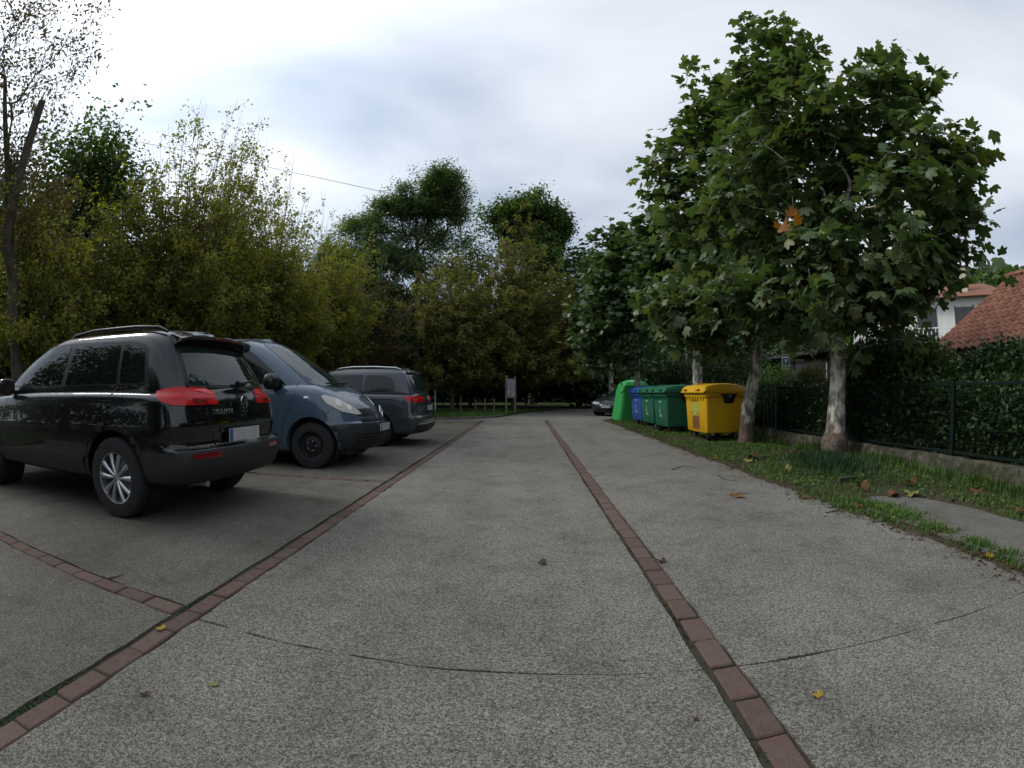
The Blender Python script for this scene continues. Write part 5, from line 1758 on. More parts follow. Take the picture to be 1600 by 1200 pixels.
    def mirror_cap(s, x, y, z, sc=1.0, mat=None):
        for q in (1, -1):
            bm = bmesh.new(); bmesh.ops.create_uvsphere(bm, u_segments=16, v_segments=10, radius=0.5)
            for v in bm.verts:
                c = v.co
                e = max(abs(c.y), abs(c.z)) * 2; g_ = (c.y ** 2 + c.z ** 2) ** 0.5 * 2; f_ = 1 + 0.28 * (g_ / max(e, 1e-6) - 1); v.co = Vector((c.x * 0.16 * sc + (0.02 if c.x > 0 else 0), c.y * 0.23 * sc * f_, c.z * 0.18 * sc * f_))
                if v.co.x < -0.03 * sc: v.co.x = -0.03 * sc
            o = bm_obj('mirror', bm, mat or s.mat, s.root, angle=50); o.location = (x, q * (y + 0.12 * sc), z)
            tube_path('mirror_arm', [(x, q * (y - 0.04), z - 0.06 * sc), (x, q * (y + 0.06), z - 0.04 * sc)], 0.025 * sc, M['trim'], s.root, 8)


def emblem_vw(car, M4, r):
    """Round chromed badge: a ring round a V standing on a W."""
    bm = bmesh.new()
    n_ = 40
    def arcv(rad, z): return [bm.verts.new((rad * math.cos(2 * PI * k / n_), rad * math.sin(2 * PI * k / n_), z)) for k in range(n_)]
    a, b, c, d = arcv(r, 0), arcv(r * 0.97, 0.006), arcv(r * 0.87, 0.006), arcv(r * 0.85, 0)
    for p, q in ((a, b), (b, c), (c, d)):
        for k in range(n_): bm.faces.new((p[k], p[(k + 1) % n_], q[(k + 1) % n_], q[k]))
    def bar(p, q, w):
        p, q = Vector((*p, 0)) * r, Vector((*q, 0)) * r
        n3 = Vector((-(q - p).y, (q - p).x, 0)).normalized() * w * r
        v = [bm.verts.new(x + Vector((0, 0, z))) for z in (0.0, 0.006) for x in (p - n3, q - n3, q + n3, p + n3)]
        for f in ((0, 1, 2, 3), (4, 5, 6, 7), (0, 1, 5, 4), (1, 2, 6, 5), (2, 3, 7, 6), (3, 0, 4, 7)): bm.faces.new([v[i] for i in f])
    for s in (-1, 1):
        bar((0, 0.10), (s * 0.34, 0.80), 0.065)                         # V
        bar((s * 0.72, 0.50), (s * 0.32, -0.62), 0.065)                  # outer stroke of W
        bar((s * 0.32, -0.62), (0, 0.02), 0.065)
    bm.transform(M4)
    o = bm_obj('emblem', bm, M['chrome'], car.root); tag(o, kind='stuff')
    bmd = bmesh.new(); bmesh.ops.create_circle(bmd, cap_ends=True, radius=r * 0.86, segments=32); bmd.transform(M4)
    bm_obj('emblem_disc', bmd, M['trim'], car.root)


def M_rear(x, y, z, tilt=0.0):      # text plane facing -x: its right is -y seen from behind
    return Matrix.Translation((x, y, z)) @ Matrix.Rotation(tilt, 4, 'Y') @ Matrix(((0, 0, -1, 0), (-1, 0, 0, 0), (0, 1, 0, 0), (0, 0, 0, 1)))


def M_front(x, y, z, tilt=0.0):
    return Matrix.Translation((x, y, z)) @ Matrix.Rotation(tilt, 4, 'Y') @ Matrix(((0, 0, 1, 0), (1, 0, 0, 0), (0, 1, 0, 0), (0, 0, 0, 1)))


def plate(car, x, z, w, h, facing):
    t = 0.006
    o = box_obj('number_plate', (x - t, x + t, -w / 2, w / 2, z - h / 2, z + h / 2), M['plate'], car.root, 0.002)
    s = 1 if facing == 'rear' else -1
    e = -t - 0.0015 if facing == 'rear' else t + 0.0015
    y0, y1 = (w / 2 - 0.05, w / 2 - 0.002) if s > 0 else (-w / 2 + 0.002, -w / 2 + 0.05)
    box_obj('blue_band', (x + min(e, 0) if e < 0 else x + t, x + (0 if e < 0 else e), y0, y1, z - h / 2 + 0.002, z + h / 2 - 0.002), M['plateblue'], o)


CG = 'cars parked in the bays'

# --- black sport utility car
c = Car('parked_car', 'black sport utility car with silver ten-spoke wheels and red tail lamps', CG, (-3.46, 3.96, 0), PI, M['black'])
c.hw = 0.905
zsh = [(-0.9, 1.02), (0, 1.05), (1.6, 1.03), (2.3, 0.99), (3.0, 0.93), (3.4, 0.82)]
ztop = [(-0.9, 1.08), (0, 1.10), (1.6, 1.07), (2.3, 1.03), (3.0, 0.97), (3.4, 0.86)]
c.body([dict(xr=-0.72, xf=3.30, w=0.78, z=0.31), dict(xr=-0.84, xf=3.40, w=0.86, z=0.335), dict(xr=-0.90, xf=3.46, w=0.892, z=0.42), dict(xr=-0.925, xf=3.48, w=0.90, z=0.52), dict(xr=-0.925, xf=3.48, w=0.903, z=0.60), dict(xr=-0.91, xf=3.475, w=0.905, z=0.625),
        dict(xr=-0.845, xf=3.47, w=0.905, z=0.64), dict(xr=-0.845, xf=3.45, w=0.905, z=0.70), dict(xr=-0.875, xf=3.43, w=0.903, z=[(0, 0.80), (2.5, 0.77), (3.4, 0.70)]), dict(xr=-0.868, xf=3.42, w=0.898, z=[(0, 0.86), (2.5, 0.81), (3.4, 0.74)]), dict(xr=-0.845, xf=3.39, w=0.892, z=[(0, 0.96), (2.5, 0.90), (3.4, 0.78)]),
        dict(xr=-0.83, xf=3.34, w=0.878, z=zsh), dict(xr=-0.80, xf=3.24, w=0.84, z=ztop)],
       [dict(xr=-0.79, xf=2.75, w=0.835, wf=0.81, z=1.00, fx=0.42, rx=0.24), dict(xr=-0.785, xf=2.52, w=0.825, wf=0.80, z=1.10, fx=0.42, rx=0.24), dict(xr=-0.72, xf=2.32, w=0.79, wf=0.765, z=1.25, fx=0.38, rx=0.22), dict(xr=-0.63, xf=1.98, w=0.742, wf=0.72, z=1.42, fx=0.36, rx=0.22), dict(xr=-0.56, xf=1.70, w=0.70, wf=0.68, z=1.54, fx=0.34, rx=0.22), dict(xr=-0.50, xf=1.52, w=0.655, wf=0.64, z=1.60, fx=0.3), dict(xr=-0.42, xf=1.34, w=0.57, wf=0.56, z=1.635, fx=0.26)],
       [(0, 0.395, 0.52), (2.604, 0.395, 0.52)], 0.05, 0.028)
c.under(-0.5, 3.2, 0.60, 0.25)
for x, yy in ((0, 0.78), (0, -0.78), (2.604, 0.78), (2.604, -0.78)):
    c.wheel(x, yy, 0.352, 0.255, 0.222, 'alloy')
# glass
c.side('window_surround', [(-0.40, 1.15), (-0.30, 1.48), (-0.1, 1.525), (0.9, 1.55), (1.38, 1.53), (1.74, 1.38), (2.14, 1.115)], M['trim'], 0.003, r=0.06)
c.side('window', [(-0.35, 1.165), (-0.27, 1.465), (-0.05, 1.50), (0.02, 1.50), (-0.02, 1.155)], M['glass'], 0.007, r=0.05)
c.side('window', [(0.03, 1.155), (0.07, 1.503), (0.80, 1.515), (0.86, 1.14)], M['glass'], 0.007, r=0.03)
c.side('window', [(0.94, 1.14), (0.90, 1.525), (1.34, 1.505), (1.69, 1.36), (2.04, 1.13)], M['glass'], 0.007, r=0.04)
c.rear('rear_window_surround', [(-0.64, 1.13), (-0.58, 1.50), (0.58, 1.50), (0.64, 1.13)], M['trim'], 0.003, r=0.07)
c.rear('rear_window', [(-0.605, 1.15), (-0.55, 1.485), (0.55, 1.485), (0.605, 1.15)], M['glassg'], 0.007, r=0.06)
c.front('windscreen', [(-0.66, 1.12), (-0.54, 1.53), (0.54, 1.53), (0.66, 1.12)], M['glass'], 0.006, r=0.05)
# spoiler with brake lamp
bm = bmesh.new()
rows_ = []
for yy, xs_, zt_ in ((-0.58, -0.58, 1.575), (-0.5, -0.645, 1.595), (-0.25, -0.68, 1.61), (0, -0.69, 1.615), (0.25, -0.68, 1.61), (0.5, -0.645, 1.595), (0.58, -0.58, 1.575)):
    rows_.append([bm.verts.new(q) for q in ((-0.36, yy, zt_ - 0.03), (-0.46, yy, zt_ + 0.012), (xs_, yy, zt_ - 0.03), (xs_ + 0.01, yy, zt_ - 0.055), (-0.5, yy, zt_ - 0.08))])
for r0, r1_ in zip(rows_, rows_[1:]):
    for k in range(4): bm.faces.new((r0[k], r0[k + 1], r1_[k + 1], r1_[k]))
bm.faces.new(rows_[0]); bm.faces.new(rows_[-1])
sp_ = bm_obj('spoiler', bm, M['black'], c.root, angle=35)
bm = bmesh.new(); add_box(bm, -0.684, -0.66, -0.2, 0.2, 1.562, 1.580, 0.004); bm_obj('brake_lamp', bm, M['reddark'], sp_)
# tail lamps wrap the corner
for s in (1, -1):
    dv = Vector((0.78, -s * 0.62, 0))
    lam = c.drape('tail_lamp', rounded([(-0.90, s * 0.515, 0.985), (-0.90, s * 0.515, 1.125), (-0.86, s * 0.66, 1.132), (-0.74, s * 0.87, 1.128), (-0.62, s * 0.90, 1.10), (-0.58, s * 0.90, 1.06), (-0.64, s * 0.90, 1.01), (-0.76, s * 0.87, 0.98)], 0.05), dv, 0.010, M['red'], c.root, grid=0.03, thick=0.02)
    inn = c.drape('tail_lamp', rounded([(-0.90, s * 0.335, 0.985), (-0.90, s * 0.345, 1.09), (-0.90, s * 0.42, 1.118), (-0.90, s * 0.478, 1.123), (-0.90, s * 0.478, 0.985)], 0.015), (1, 0, 0), 0.010, M['red'], c.root, grid=0.03, thick=0.02)
    c.drape('light_bar', rounded([(-0.88, s * 0.52, 1.085), (-0.88, s * 0.52, 1.11), (-0.84, s * 0.70, 1.12), (-0.84, s * 0.70, 1.095)], 0.008), dv, 0.013, M['redin'], lam, grid=0.03, thick=0.004)
    c.drape('light_bar', rounded([(-0.9, s * 0.36, 1.065), (-0.9, s * 0.37, 1.085), (-0.9, s * 0.475, 1.10), (-0.9, s * 0.475, 1.08)], 0.008), (1, 0, 0), 0.013, M['redin'], inn, grid=0.03, thick=0.004)
    c.drape('reversing_lens', rounded([(-0.88, s * 0.54, 1.0), (-0.88, s * 0.54, 1.025), (-0.84, s * 0.70, 1.03), (-0.84, s * 0.70, 1.0)], 0.01), dv, 0.013, M['reddark'], lam, grid=0.03, thick=0.004)
    c.drape('reflector', rounded([(-0.95, s * 0.42, 0.55), (-0.95, s * 0.42, 0.595), (-0.9, s * 0.76, 0.595), (-0.9, s * 0.74, 0.555)], 0.01), (1, 0, 0), 0.016, M['reddark'], c.root, grid=0.04)
# cladding
for s in (1, -1):
    for wx in (0, 2.604):
        arc = []
        for k in range(25):
            a = PI * (-0.06 + 1.12 * k / 24); arc.append((wx + 0.455 * math.cos(a), 0.365 + 0.455 * math.sin(a) * 0.985))
        arc += [(wx + 0.393 * math.cos(PI * (1.06 - 1.12 * k / 24)), 0.365 + 0.393 * math.sin(PI * (1.06 - 1.12 * k / 24))) for k in range(25)]
        c.drape('arch_trim', [(x, s, max(z, 0.34)) for x, z in arc], (0, -s, 0), 0.012, M['clad'], c.root, grid=0.08, thick=0.025)
    c.drape('sill_cladding', [(x, s, z) for x, z in ((0.46, 0.345), (0.46, 0.50), (0.56, 0.515), (2.05, 0.49), (2.15, 0.48), (2.15, 0.345))], (0, -s, 0), 0.010, M['clad'], c.root, grid=0.1)
    c.drape('bumper_cladding', [(x, s, z) for x, z in ((-0.46, 0.36), (-0.45, 0.44), (-0.40, 0.60), (-0.62, 0.60), (-0.80, 0.60), (-0.80, 0.37))], (0.25, -s, 0), 0.010, M['clad'], c.root, grid=0.06)
    c.side('door_handle', [(0.05, 0.945), (0.05, 0.97), (0.25, 0.972), (0.25, 0.947)], M['black'], 0.022, r=0.012, thick=0.02) if s > 0 else None
    c.side('door_handle', [(1.05, 0.935), (1.05, 0.96), (1.25, 0.962), (1.25, 0.937)], M['black'], 0.022, r=0.012, thick=0.02) if s > 0 else None
    tube_path('roof_rail', [(-0.40, s * 0.575, 1.61), (-0.30, s * 0.585, 1.648), (0.0, s * 0.595, 1.666), (0.65, s * 0.595, 1.664), (1.0, s * 0.58, 1.636), (1.14, s * 0.57, 1.585)], [0.014, 0.018, 0.018, 0.018, 0.018, 0.014], M['trim'], c.root, 10)
c.rear('bumper_cladding', [(-0.86, 0.38), (-0.86, 0.615), (0.86, 0.615), (0.86, 0.38), (0.6, 0.34), (-0.6, 0.34)], M['clad'], 0.012, r=0.03, grid=0.05)
c.seam('panel_gap', [(-0.9, 0.50, 1.10), (-0.9, 0.50, 0.98), (-0.9, 0.50, 0.82), (-0.9, 0.42, 0.70), (-0.9, 0.40, 0.645)], (1, 0, 0))
c.seam('panel_gap', [(-0.9, -0.50, 1.10), (-0.9, -0.50, 0.82), (-0.9, -0.42, 0.70), (-0.9, -0.40, 0.645)], (1, 0, 0))
c.seam('panel_gap', [(-0.9, 0.88, 0.80), (-0.9, 0.44, 0.795), (-0.9, -0.44, 0.795), (-0.9, -0.88, 0.80)], (1, 0, 0), 0.005)
for s in (1, -1):
    c.seam('panel_gap', [(0.88, s, 1.12), (0.92, s, 0.8), (0.88, s, 0.52)], (0, -s, 0))
    c.seam('panel_gap', [(0.0, s, 1.12), (0.12, s, 0.98), (0.36, s, 0.74), (0.42, s, 0.52)], (0, -s, 0))
    c.seam('panel_gap', [(1.98, s, 1.08), (2.08, s, 0.8), (2.12, s, 0.5)], (0, -s, 0))
    c.seam('panel_gap', [(-0.78, s, 0.66), (-0.55, s, 0.70), (-0.42, s, 0.72)], (0.3, -s, 0))
tube_path('wiper', [(-0.80, -0.02, 1.165), (-0.795, -0.10, 1.172), (-0.775, -0.34, 1.20)], [0.03, 0.016, 0.007], M['trim'], c.root, 8)
plate(c, -0.893, 0.715, 0.52, 0.115, 'rear')
emblem_vw(c, M_rear(-0.895, 0, 1.0, 0.1), 0.062)
text_obj('lettering', 'TIGUAN', 0.062, M['chrome'], c.root, M_rear(-0.893, 0.355, 0.925, 0.06), 0.002, 1.35)['kind'] = 'stuff'
c.rear('handle_strip', [(-0.35, 0.745), (-0.35, 0.775), (0.35, 0.775), (0.35, 0.745)], M['black'], 0.012, r=0.01)
c.mirror_cap(1.92, 0.83, 1.12, 1.0)
tube_path('exhaust', [(-0.5, 0.5, 0.32), (-0.80, 0.5, 0.32)], 0.03, M['zinc'], c.root, 10)
for s in (1, -1): c.front('head_lamp', [(s * 0.42, 0.70), (s * 0.42, 0.80), (s * 0.78, 0.84), (s * 0.78, 0.72)], M['lens'], 0.008)
c.front('grille', [(-0.38, 0.66), (-0.38, 0.76), (0.38, 0.76), (0.38, 0.66)], M['trim'], 0.006)

# --- slate blue van
c = Car('parked_van', 'slate blue panel van parked nose to the lane with black steel wheels', CG, (-6.13, 7.34, 0), 0, M['blue'])
c.root['category'] = 'van'
c.hw = 0.952
zs = [(-0.8, 1.10), (2.2, 1.08), (2.9, 1.10), (3.4, 1.02), (3.7, 0.90), (3.93, 0.80)]
zt2 = [(-0.8, 1.2), (2.2, 1.18), (2.8, 1.22), (3.2, 1.15), (3.5, 1.03), (3.75, 0.90)]
fr_ = dict(fx=0.55, fy=0.55, fb=0.16)
c.body([dict(xr=-0.80, xf=3.70, w=0.86, z=0.22, **fr_), dict(xr=-0.84, xf=3.84, w=0.92, z=0.26, **fr_), dict(xr=-0.85, xf=3.90, w=0.945, z=0.38, **fr_), dict(xr=-0.85, xf=3.93, w=0.952, z=0.52, **fr_), dict(xr=-0.85, xf=3.935, w=0.952, z=0.62, **fr_), dict(xr=-0.85, xf=3.92, w=0.952, z=0.645, **fr_), dict(xr=-0.85, xf=3.88, w=0.95, z=[(3.0, 0.68), (3.9, 0.66)], **fr_), dict(xr=-0.85, xf=3.87, w=0.95, z=[(2.5, 0.80), (3.9, 0.71)], **fr_), dict(xr=-0.84, xf=3.83, w=0.945, z=[(2.5, 0.95), (3.4, 0.86), (3.85, 0.77)], **fr_),
        dict(xr=-0.83, xf=3.76, w=0.925, z=zs, **fr_), dict(xr=-0.82, xf=3.58, w=0.87, z=zt2, **fr_)],
       [dict(xr=-0.82, xf=3.46, w=0.90, wf=0.87, z=1.02, fx=0.42, fy=0.4, rx=0.1), dict(xr=-0.82, xf=3.28, w=0.89, wf=0.86, z=1.15, fx=0.42, fy=0.4, rx=0.1), dict(xr=-0.81, xf=2.98, w=0.875, wf=0.835, z=1.36, fx=0.40, fy=0.38, rx=0.1), dict(xr=-0.80, xf=2.65, w=0.85, wf=0.805, z=1.58, fx=0.38, fy=0.36, rx=0.1), dict(xr=-0.79, xf=2.34, w=0.815, wf=0.77, z=1.77, fx=0.36, fy=0.34, rx=0.1), dict(xr=-0.77, xf=2.12, w=0.77, wf=0.73, z=1.87, fx=0.34, fy=0.32, rx=0.1), dict(xr=-0.72, xf=1.92, w=0.68, wf=0.64, z=1.925, fx=0.3, fy=0.3, rx=0.1)],
       [(0, 0.385, 0.55), (3.098, 0.385, 0.55)], 0.05, 0.04)
c.under(-0.7, 3.6, 0.66, 0.17)
for x, yy in ((0, 0.815), (0, -0.815), (3.098, 0.815), (3.098, -0.815)): c.wheel(x, yy, 0.33, 0.215, 0.205, 'steel')
for s in (1, -1):
    c.drape('window', rounded([(x, s, z) for x, z in ((1.70, 1.10), (1.70, 1.73), (1.86, 1.755), (2.06, 1.66), (2.42, 1.40), (2.66, 1.20), (2.62, 1.13), (2.4, 1.09))], 0.06), (0, -s, 0), 0.007, M['glass'], c.root)
    c.seam('panel_gap', [(1.62, s, 1.80), (1.60, s, 1.1), (1.60, s, 0.34)], (0, -s, 0))
    c.seam('panel_gap', [(2.84, s, 1.24), (2.86, s, 1.1), (2.78, s, 0.88), (2.66, s, 0.62), (2.62, s, 0.34)], (0, -s, 0))
    c.seam('panel_gap', [(3.30, s, 0.72), (3.42, s, 0.82), (3.52, s, 0.88)], (-0.4, -s, 0))
    c.drape('bumper_cladding', [(x, s, z) for x, z in ((3.49, 0.30), (3.50, 0.42), (3.46, 0.62), (3.6, 0.64), (3.8, 0.645), (3.8, 0.29))], (-0.5, -s, 0), 0.008, M['vanclad'], c.root, grid=0.05)
    c.drape('side_marker', rounded([(3.0, s, 1.0), (3.0, s, 1.03), (3.07, s, 1.035), (3.07, s, 1.005)], 0.012), (0, -s, 0), 0.009, M['lensin'], c.root, grid=0.03)
    c.drape('side_moulding', [(x, s, z) for x, z in ((0.5, 0.44), (0.5, 0.50), (2.55, 0.50), (2.55, 0.44))], (0, -s, 0), 0.010, M['vanclad'], c.root, grid=0.12)
    dv = Vector((-0.80, -s * 0.60, -0.12))
    hl = c.drape('head_lamp', rounded([(3.34, s * 0.93, 1.055), (3.42, s * 0.92, 1.075), (3.60, s * 0.80, 1.02), (3.82, s * 0.56, 0.86), (3.86, s * 0.50, 0.795), (3.80, s * 0.60, 0.785), (3.62, s * 0.82, 0.83), (3.42, s * 0.93, 0.95)], 0.03), dv, 0.008, M['lens'], c.root, grid=0.04, thick=0.02)
    for (px_, py_, pz_, rr_) in ((3.56, 0.80, 0.955, 0.052), (3.70, 0.685, 0.885, 0.042)):
        c.drape('reflector', [(px_ - rr_ * math.cos(a) * 0.6, s * (py_ + rr_ * math.cos(a) * 0.8), pz_ + rr_ * math.sin(a)) for a in np.linspace(0, 2 * PI, 20, endpoint=False)], dv, 0.011, M['lensin'], hl, grid=0.05, thick=0.003)
    tube_path('roof_gutter', [(-0.6, s * 0.77, 1.885), (1.0, s * 0.76, 1.89), (1.9, s * 0.70, 1.872)], 0.012, M['trim'], c.root, 6)
c.front('windscreen', [(-0.70, 1.21), (-0.65, 1.42), (-0.55, 1.82), (0.55, 1.82), (0.65, 1.42), (0.70, 1.21), (0.5, 1.175), (-0.5, 1.175)], M['glassg'], 0.006, r=0.06)
c.front('inspection_sticker', [(-0.62, 1.27), (-0.62, 1.32), (-0.56, 1.32), (-0.56, 1.27)], M['signblue'], 0.010, r=0.008, label='small blue sticker inside the windscreen')
c.front('grille', [(-0.47, 0.745), (-0.42, 0.845), (-0.09, 0.86), (-0.09, 0.735)], M['trim'], 0.006)
c.front('grille', [(0.47, 0.745), (0.42, 0.845), (0.09, 0.86), (0.09, 0.735)], M['trim'], 0.006)
for s in (1, -1):
    for z in (0.765, 0.795, 0.825):
        c.front('grille_bar', [(s * 0.10, z), (s * 0.10, z + 0.010), (s * 0.42, z + 0.006), (s * 0.42, z - 0.004)], M['vanclad'], 0.014, r=0)
c.front('bumper_cladding', [(-0.72, 0.30), (-0.72, 0.64), (0.72, 0.64), (0.72, 0.30), (0.5, 0.26), (-0.5, 0.26)], M['vanclad'], 0.010, r=0.03)
c.front('air_intake', [(-0.44, 0.655), (-0.44, 0.695), (0.44, 0.695), (0.44, 0.655)], M['gap'], 0.012, r=0.01)
for z in (0.33, 0.375, 0.42, 0.465):
    c.front('intake_slat', [(-0.62, z), (-0.62, z + 0.022), (0.62, z + 0.022), (0.62, z)], M['gap'], 0.013, r=0.004, thick=0.005)
plate(c, 3.955, 0.565, 0.50, 0.11, 'front')
bm = bmesh.new()                                                  # lozenge badge, open in the middle
o4 = [(0, 0.105), (0.066, 0), (0, -0.105), (-0.066, 0)]; i4 = [(0, 0.062), (0.034, 0), (0, -0.062), (-0.034, 0)]
a = [bm.verts.new((*p, 0.0)) for p in o4]; b = [bm.verts.new((p[0] * 0.8, p[1] * 0.8, 0.014)) for p in o4]; d = [bm.verts.new((*p, 0.0)) for p in i4]
for k in range(4): bm.faces.new((a[k], a[(k + 1) % 4], b[(k + 1) % 4], b[k])); bm.faces.new((b[k], b[(k + 1) % 4], d[(k + 1) % 4], d[k]))
bm.transform(M_front(3.885, 0, 0.80, -0.28)); bm_obj('emblem', bm, M['chrome'], c.root)
tube_path('wiper', [(3.19, -0.55, 1.225), (3.235, -0.2, 1.225), (3.26, 0.1, 1.235)], [0.012, 0.014, 0.008], M['trim'], c.root, 6)
tube_path('wiper', [(3.235, 0.05, 1.215), (3.19, 0.4, 1.25), (3.10, 0.65, 1.28)], [0.014, 0.012, 0.008], M['trim'], c.root, 6)
c.mirror_cap(2.50, 0.87, 1.24, 1.35, M['trim'])

# --- dark grey family car seen from behind
c = Car('parked_car', 'dark grey family car with silver roof rails parked beyond the van', CG, (-3.0, 10.36, 0), PI, M['grey'])
c.hw = 0.95
zsh = [(-0.9, 0.98), (0, 1.0), (1.9, 1.0), (2.8, 0.95), (3.6, 0.80)]
ztop = [(-0.9, 1.05), (0, 1.07), (1.9, 1.07), (2.8, 1.0), (3.6, 0.85)]
c.body([dict(xr=-0.80, xf=3.70, w=0.82, z=0.24), dict(xr=-0.93, xf=3.80, w=0.91, z=0.28), dict(xr=-0.985, xf=3.86, w=0.94, z=0.42), dict(xr=-0.99, xf=3.87, w=0.95, z=0.56), dict(xr=-0.975, xf=3.87, w=0.95, z=0.60), dict(xr=-0.92, xf=3.86, w=0.95, z=0.625), dict(xr=-0.91, xf=3.84, w=0.95, z=0.75), dict(xr=-0.90, xf=3.80, w=0.945, z=[(0, 0.88), (2.9, 0.84), (3.8, 0.74)]), dict(xr=-0.88, xf=3.72, w=0.93, z=zsh), dict(xr=-0.86, xf=3.58, w=0.89, z=ztop)],
       [dict(xr=-0.86, xf=2.95, w=0.885, wf=0.84, z=0.98, fx=0.5, rx=0.2), dict(xr=-0.85, xf=2.70, w=0.875, wf=0.83, z=1.08, fx=0.5, rx=0.2), dict(xr=-0.79, xf=2.25, w=0.84, wf=0.79, z=1.244, fx=0.45, rx=0.18), dict(xr=-0.71, xf=1.80, w=0.795, wf=0.75, z=1.408, fx=0.42, rx=0.18), dict(xr=-0.65, xf=1.52, w=0.75, wf=0.71, z=1.498, fx=0.4, rx=0.18), dict(xr=-0.58, xf=1.32, w=0.70, wf=0.66, z=1.547, fx=0.36), dict(xr=-0.50, xf=1.15, w=0.60, wf=0.57, z=1.572, fx=0.3)],
       [(0, 0.375, 0.55), (2.92, 0.375, 0.55)], 0.04, 0.03)
c.under(-0.6, 3.6, 0.66)
for x, yy in ((0, 0.82), (0, -0.82), (2.92, 0.82), (2.92, -0.82)): c.wheel(x, yy, 0.335, 0.22, 0.21, 'alloy')
c.side('window', [(-0.42, 1.146), (-0.33, 1.359), (-0.2, 1.424), (0.25, 1.441), (0.27, 1.10), (-0.25, 1.10)], M['glass'], 0.006, r=0.08)
c.side('window', [(0.33, 1.10), (0.31, 1.441), (1.15, 1.449), (1.18, 1.10)], M['glass'], 0.006, r=0.03)
c.side('window', [(1.25, 1.10), (1.22, 1.449), (1.55, 1.424), (2.40, 1.12)], M['glass'], 0.006, r=0.04)
c.rear('rear_window', [(-0.70, 1.12), (-0.63, 1.457), (0.63, 1.457), (0.70, 1.12)], M['glassg'], 0.006, r=0.06)
c.front('windscreen', [(-0.72, 1.10), (-0.60, 1.474), (0.60, 1.474), (0.72, 1.10)], M['glass'], 0.006, r=0.05)
for s in (1, -1):
    dv = Vector((0.8, -s * 0.6, 0))
    lam = c.drape('tail_lamp', rounded([(-0.92, s * 0.38, 0.90), (-0.92, s * 0.38, 1.0), (-0.92, s * 0.60, 1.015), (-0.74, s * 0.92, 1.01), (-0.60, s * 0.94, 0.99), (-0.70, s * 0.93, 0.92), (-0.86, s * 0.8, 0.885)], 0.02), dv, 0.010, M['red'], c.root, grid=0.035, thick=0.02)
    c.drape('light_bar', rounded([(-0.92, s * 0.42, 0.955), (-0.92, s * 0.42, 0.985), (-0.88, s * 0.78, 0.995), (-0.88, s * 0.78, 0.965)], 0.01), dv, 0.013, M['redin'], lam, grid=0.04, thick=0.004)
    tube_path('roof_rail', [(-0.46, s * 0.63, 1.555), (-0.35, s * 0.645, 1.59), (0.1, s * 0.655, 1.612), (0.6, s * 0.65, 1.61), (0.88, s * 0.635, 1.585), (0.98, s * 0.625, 1.545)], [0.012, 0.018, 0.018, 0.018, 0.018, 0.012], M['rail'], c.root, 8)
    c.seam('panel_gap', [(-0.4, s, 0.955), (0.2, s, 0.955), (1.1, s, 0.95)], (0, -s, 0), 0.016)
    c.seam('panel_gap', [(0.28, s, 1.08), (0.30, s, 0.75), (0.42, s, 0.45)], (0, -s, 0))
    c.seam('panel_gap', [(-0.95, s * 0.60, 0.88), (-0.95, s * 0.60, 0.66)], (1, 0, 0))
c.rear('bumper_cladding', [(-0.86, 0.32), (-0.86, 0.44), (0.86, 0.44), (0.86, 0.32), (0.6, 0.27), (-0.6, 0.27)], M['clad'], 0.010, r=0.02)
c.rear('spoiler_lip', [(-0.62, 1.474), (-0.6, 1.506), (0.6, 1.506), (0.62, 1.474)], M['grey'], 0.05, r=0.01, thick=0.06)
c.rear('bumper_strip', [(-0.84, 0.455), (-0.84, 0.47), (0.84, 0.47), (0.84, 0.455)], M['chrome'], 0.012, r=0)
plate(c, -0.945, 0.77, 0.50, 0.11, 'rear')
emblem_vw(c, M_rear(-0.905, 0, 0.97, 0.08), 0.055)
tube_path('wiper', [(-0.875, 0.0, 1.13), (-0.86, -0.30, 1.17)], [0.02, 0.007], M['trim'], c.root, 6)
c.mirror_cap(2.2, 0.86, 1.10)
c.rear('name_strip', [(0.40, 0.862), (0.40, 0.875), (0.56, 0.875), (0.56, 0.862)], M['chrome'], 0.004, r=0)

# --- anthracite car at the bend
c = Car('parked_car', 'anthracite hatchback parked beyond the bright green bell container', CG, (5.5, 24.55, 0), -PI / 2 - 0.6, M['fargrey'])
c.root.scale = (1, 1, 0.9)
c.hw = 0.90
zsh = [(-0.8, 0.92), (0, 0.94), (1.6, 0.93), (2.4, 0.86), (3.3, 0.66)]
ztop = [(-0.8, 0.98), (0, 0.99), (1.6, 0.98), (2.4, 0.91), (3.3, 0.72)]
c.body([dict(xr=-0.70, xf=3.30, w=0.78, z=0.20), dict(xr=-0.78, xf=3.42, w=0.86, z=0.24), dict(xr=-0.80, xf=3.45, w=0.89, z=0.38), dict(xr=-0.80, xf=3.46, w=0.90, z=0.54), dict(xr=-0.80, xf=3.42, w=0.90, z=[(0, 0.7), (2.5, 0.66), (3.4, 0.60)]), dict(xr=-0.78, xf=3.36, w=0.888, z=zsh), dict(xr=-0.76, xf=3.22, w=0.85, z=ztop)],
       [dict(xr=-0.75, xf=2.45, w=0.84, wf=0.80, z=0.90, fx=0.5), dict(xr=-0.70, xf=2.15, w=0.82, wf=0.78, z=1.02, fx=0.45), dict(xr=-0.55, xf=1.70, w=0.76, wf=0.72, z=1.22, fx=0.42), dict(xr=-0.42, xf=1.38, w=0.70, wf=0.66, z=1.36, fx=0.4), dict(xr=-0.30, xf=1.10, w=0.60, wf=0.57, z=1.42, fx=0.3)],
       [(0, 0.36, 0.52), (2.62, 0.36, 0.52)], 0.04, 0.03)
c.under(-0.5, 3.2, 0.62, 0.16)
for x, yy in ((0, 0.78), (0, -0.78), (2.62, 0.78), (2.62, -0.78)): c.wheel(x, yy, 0.32, 0.21, 0.2, 'alloy')
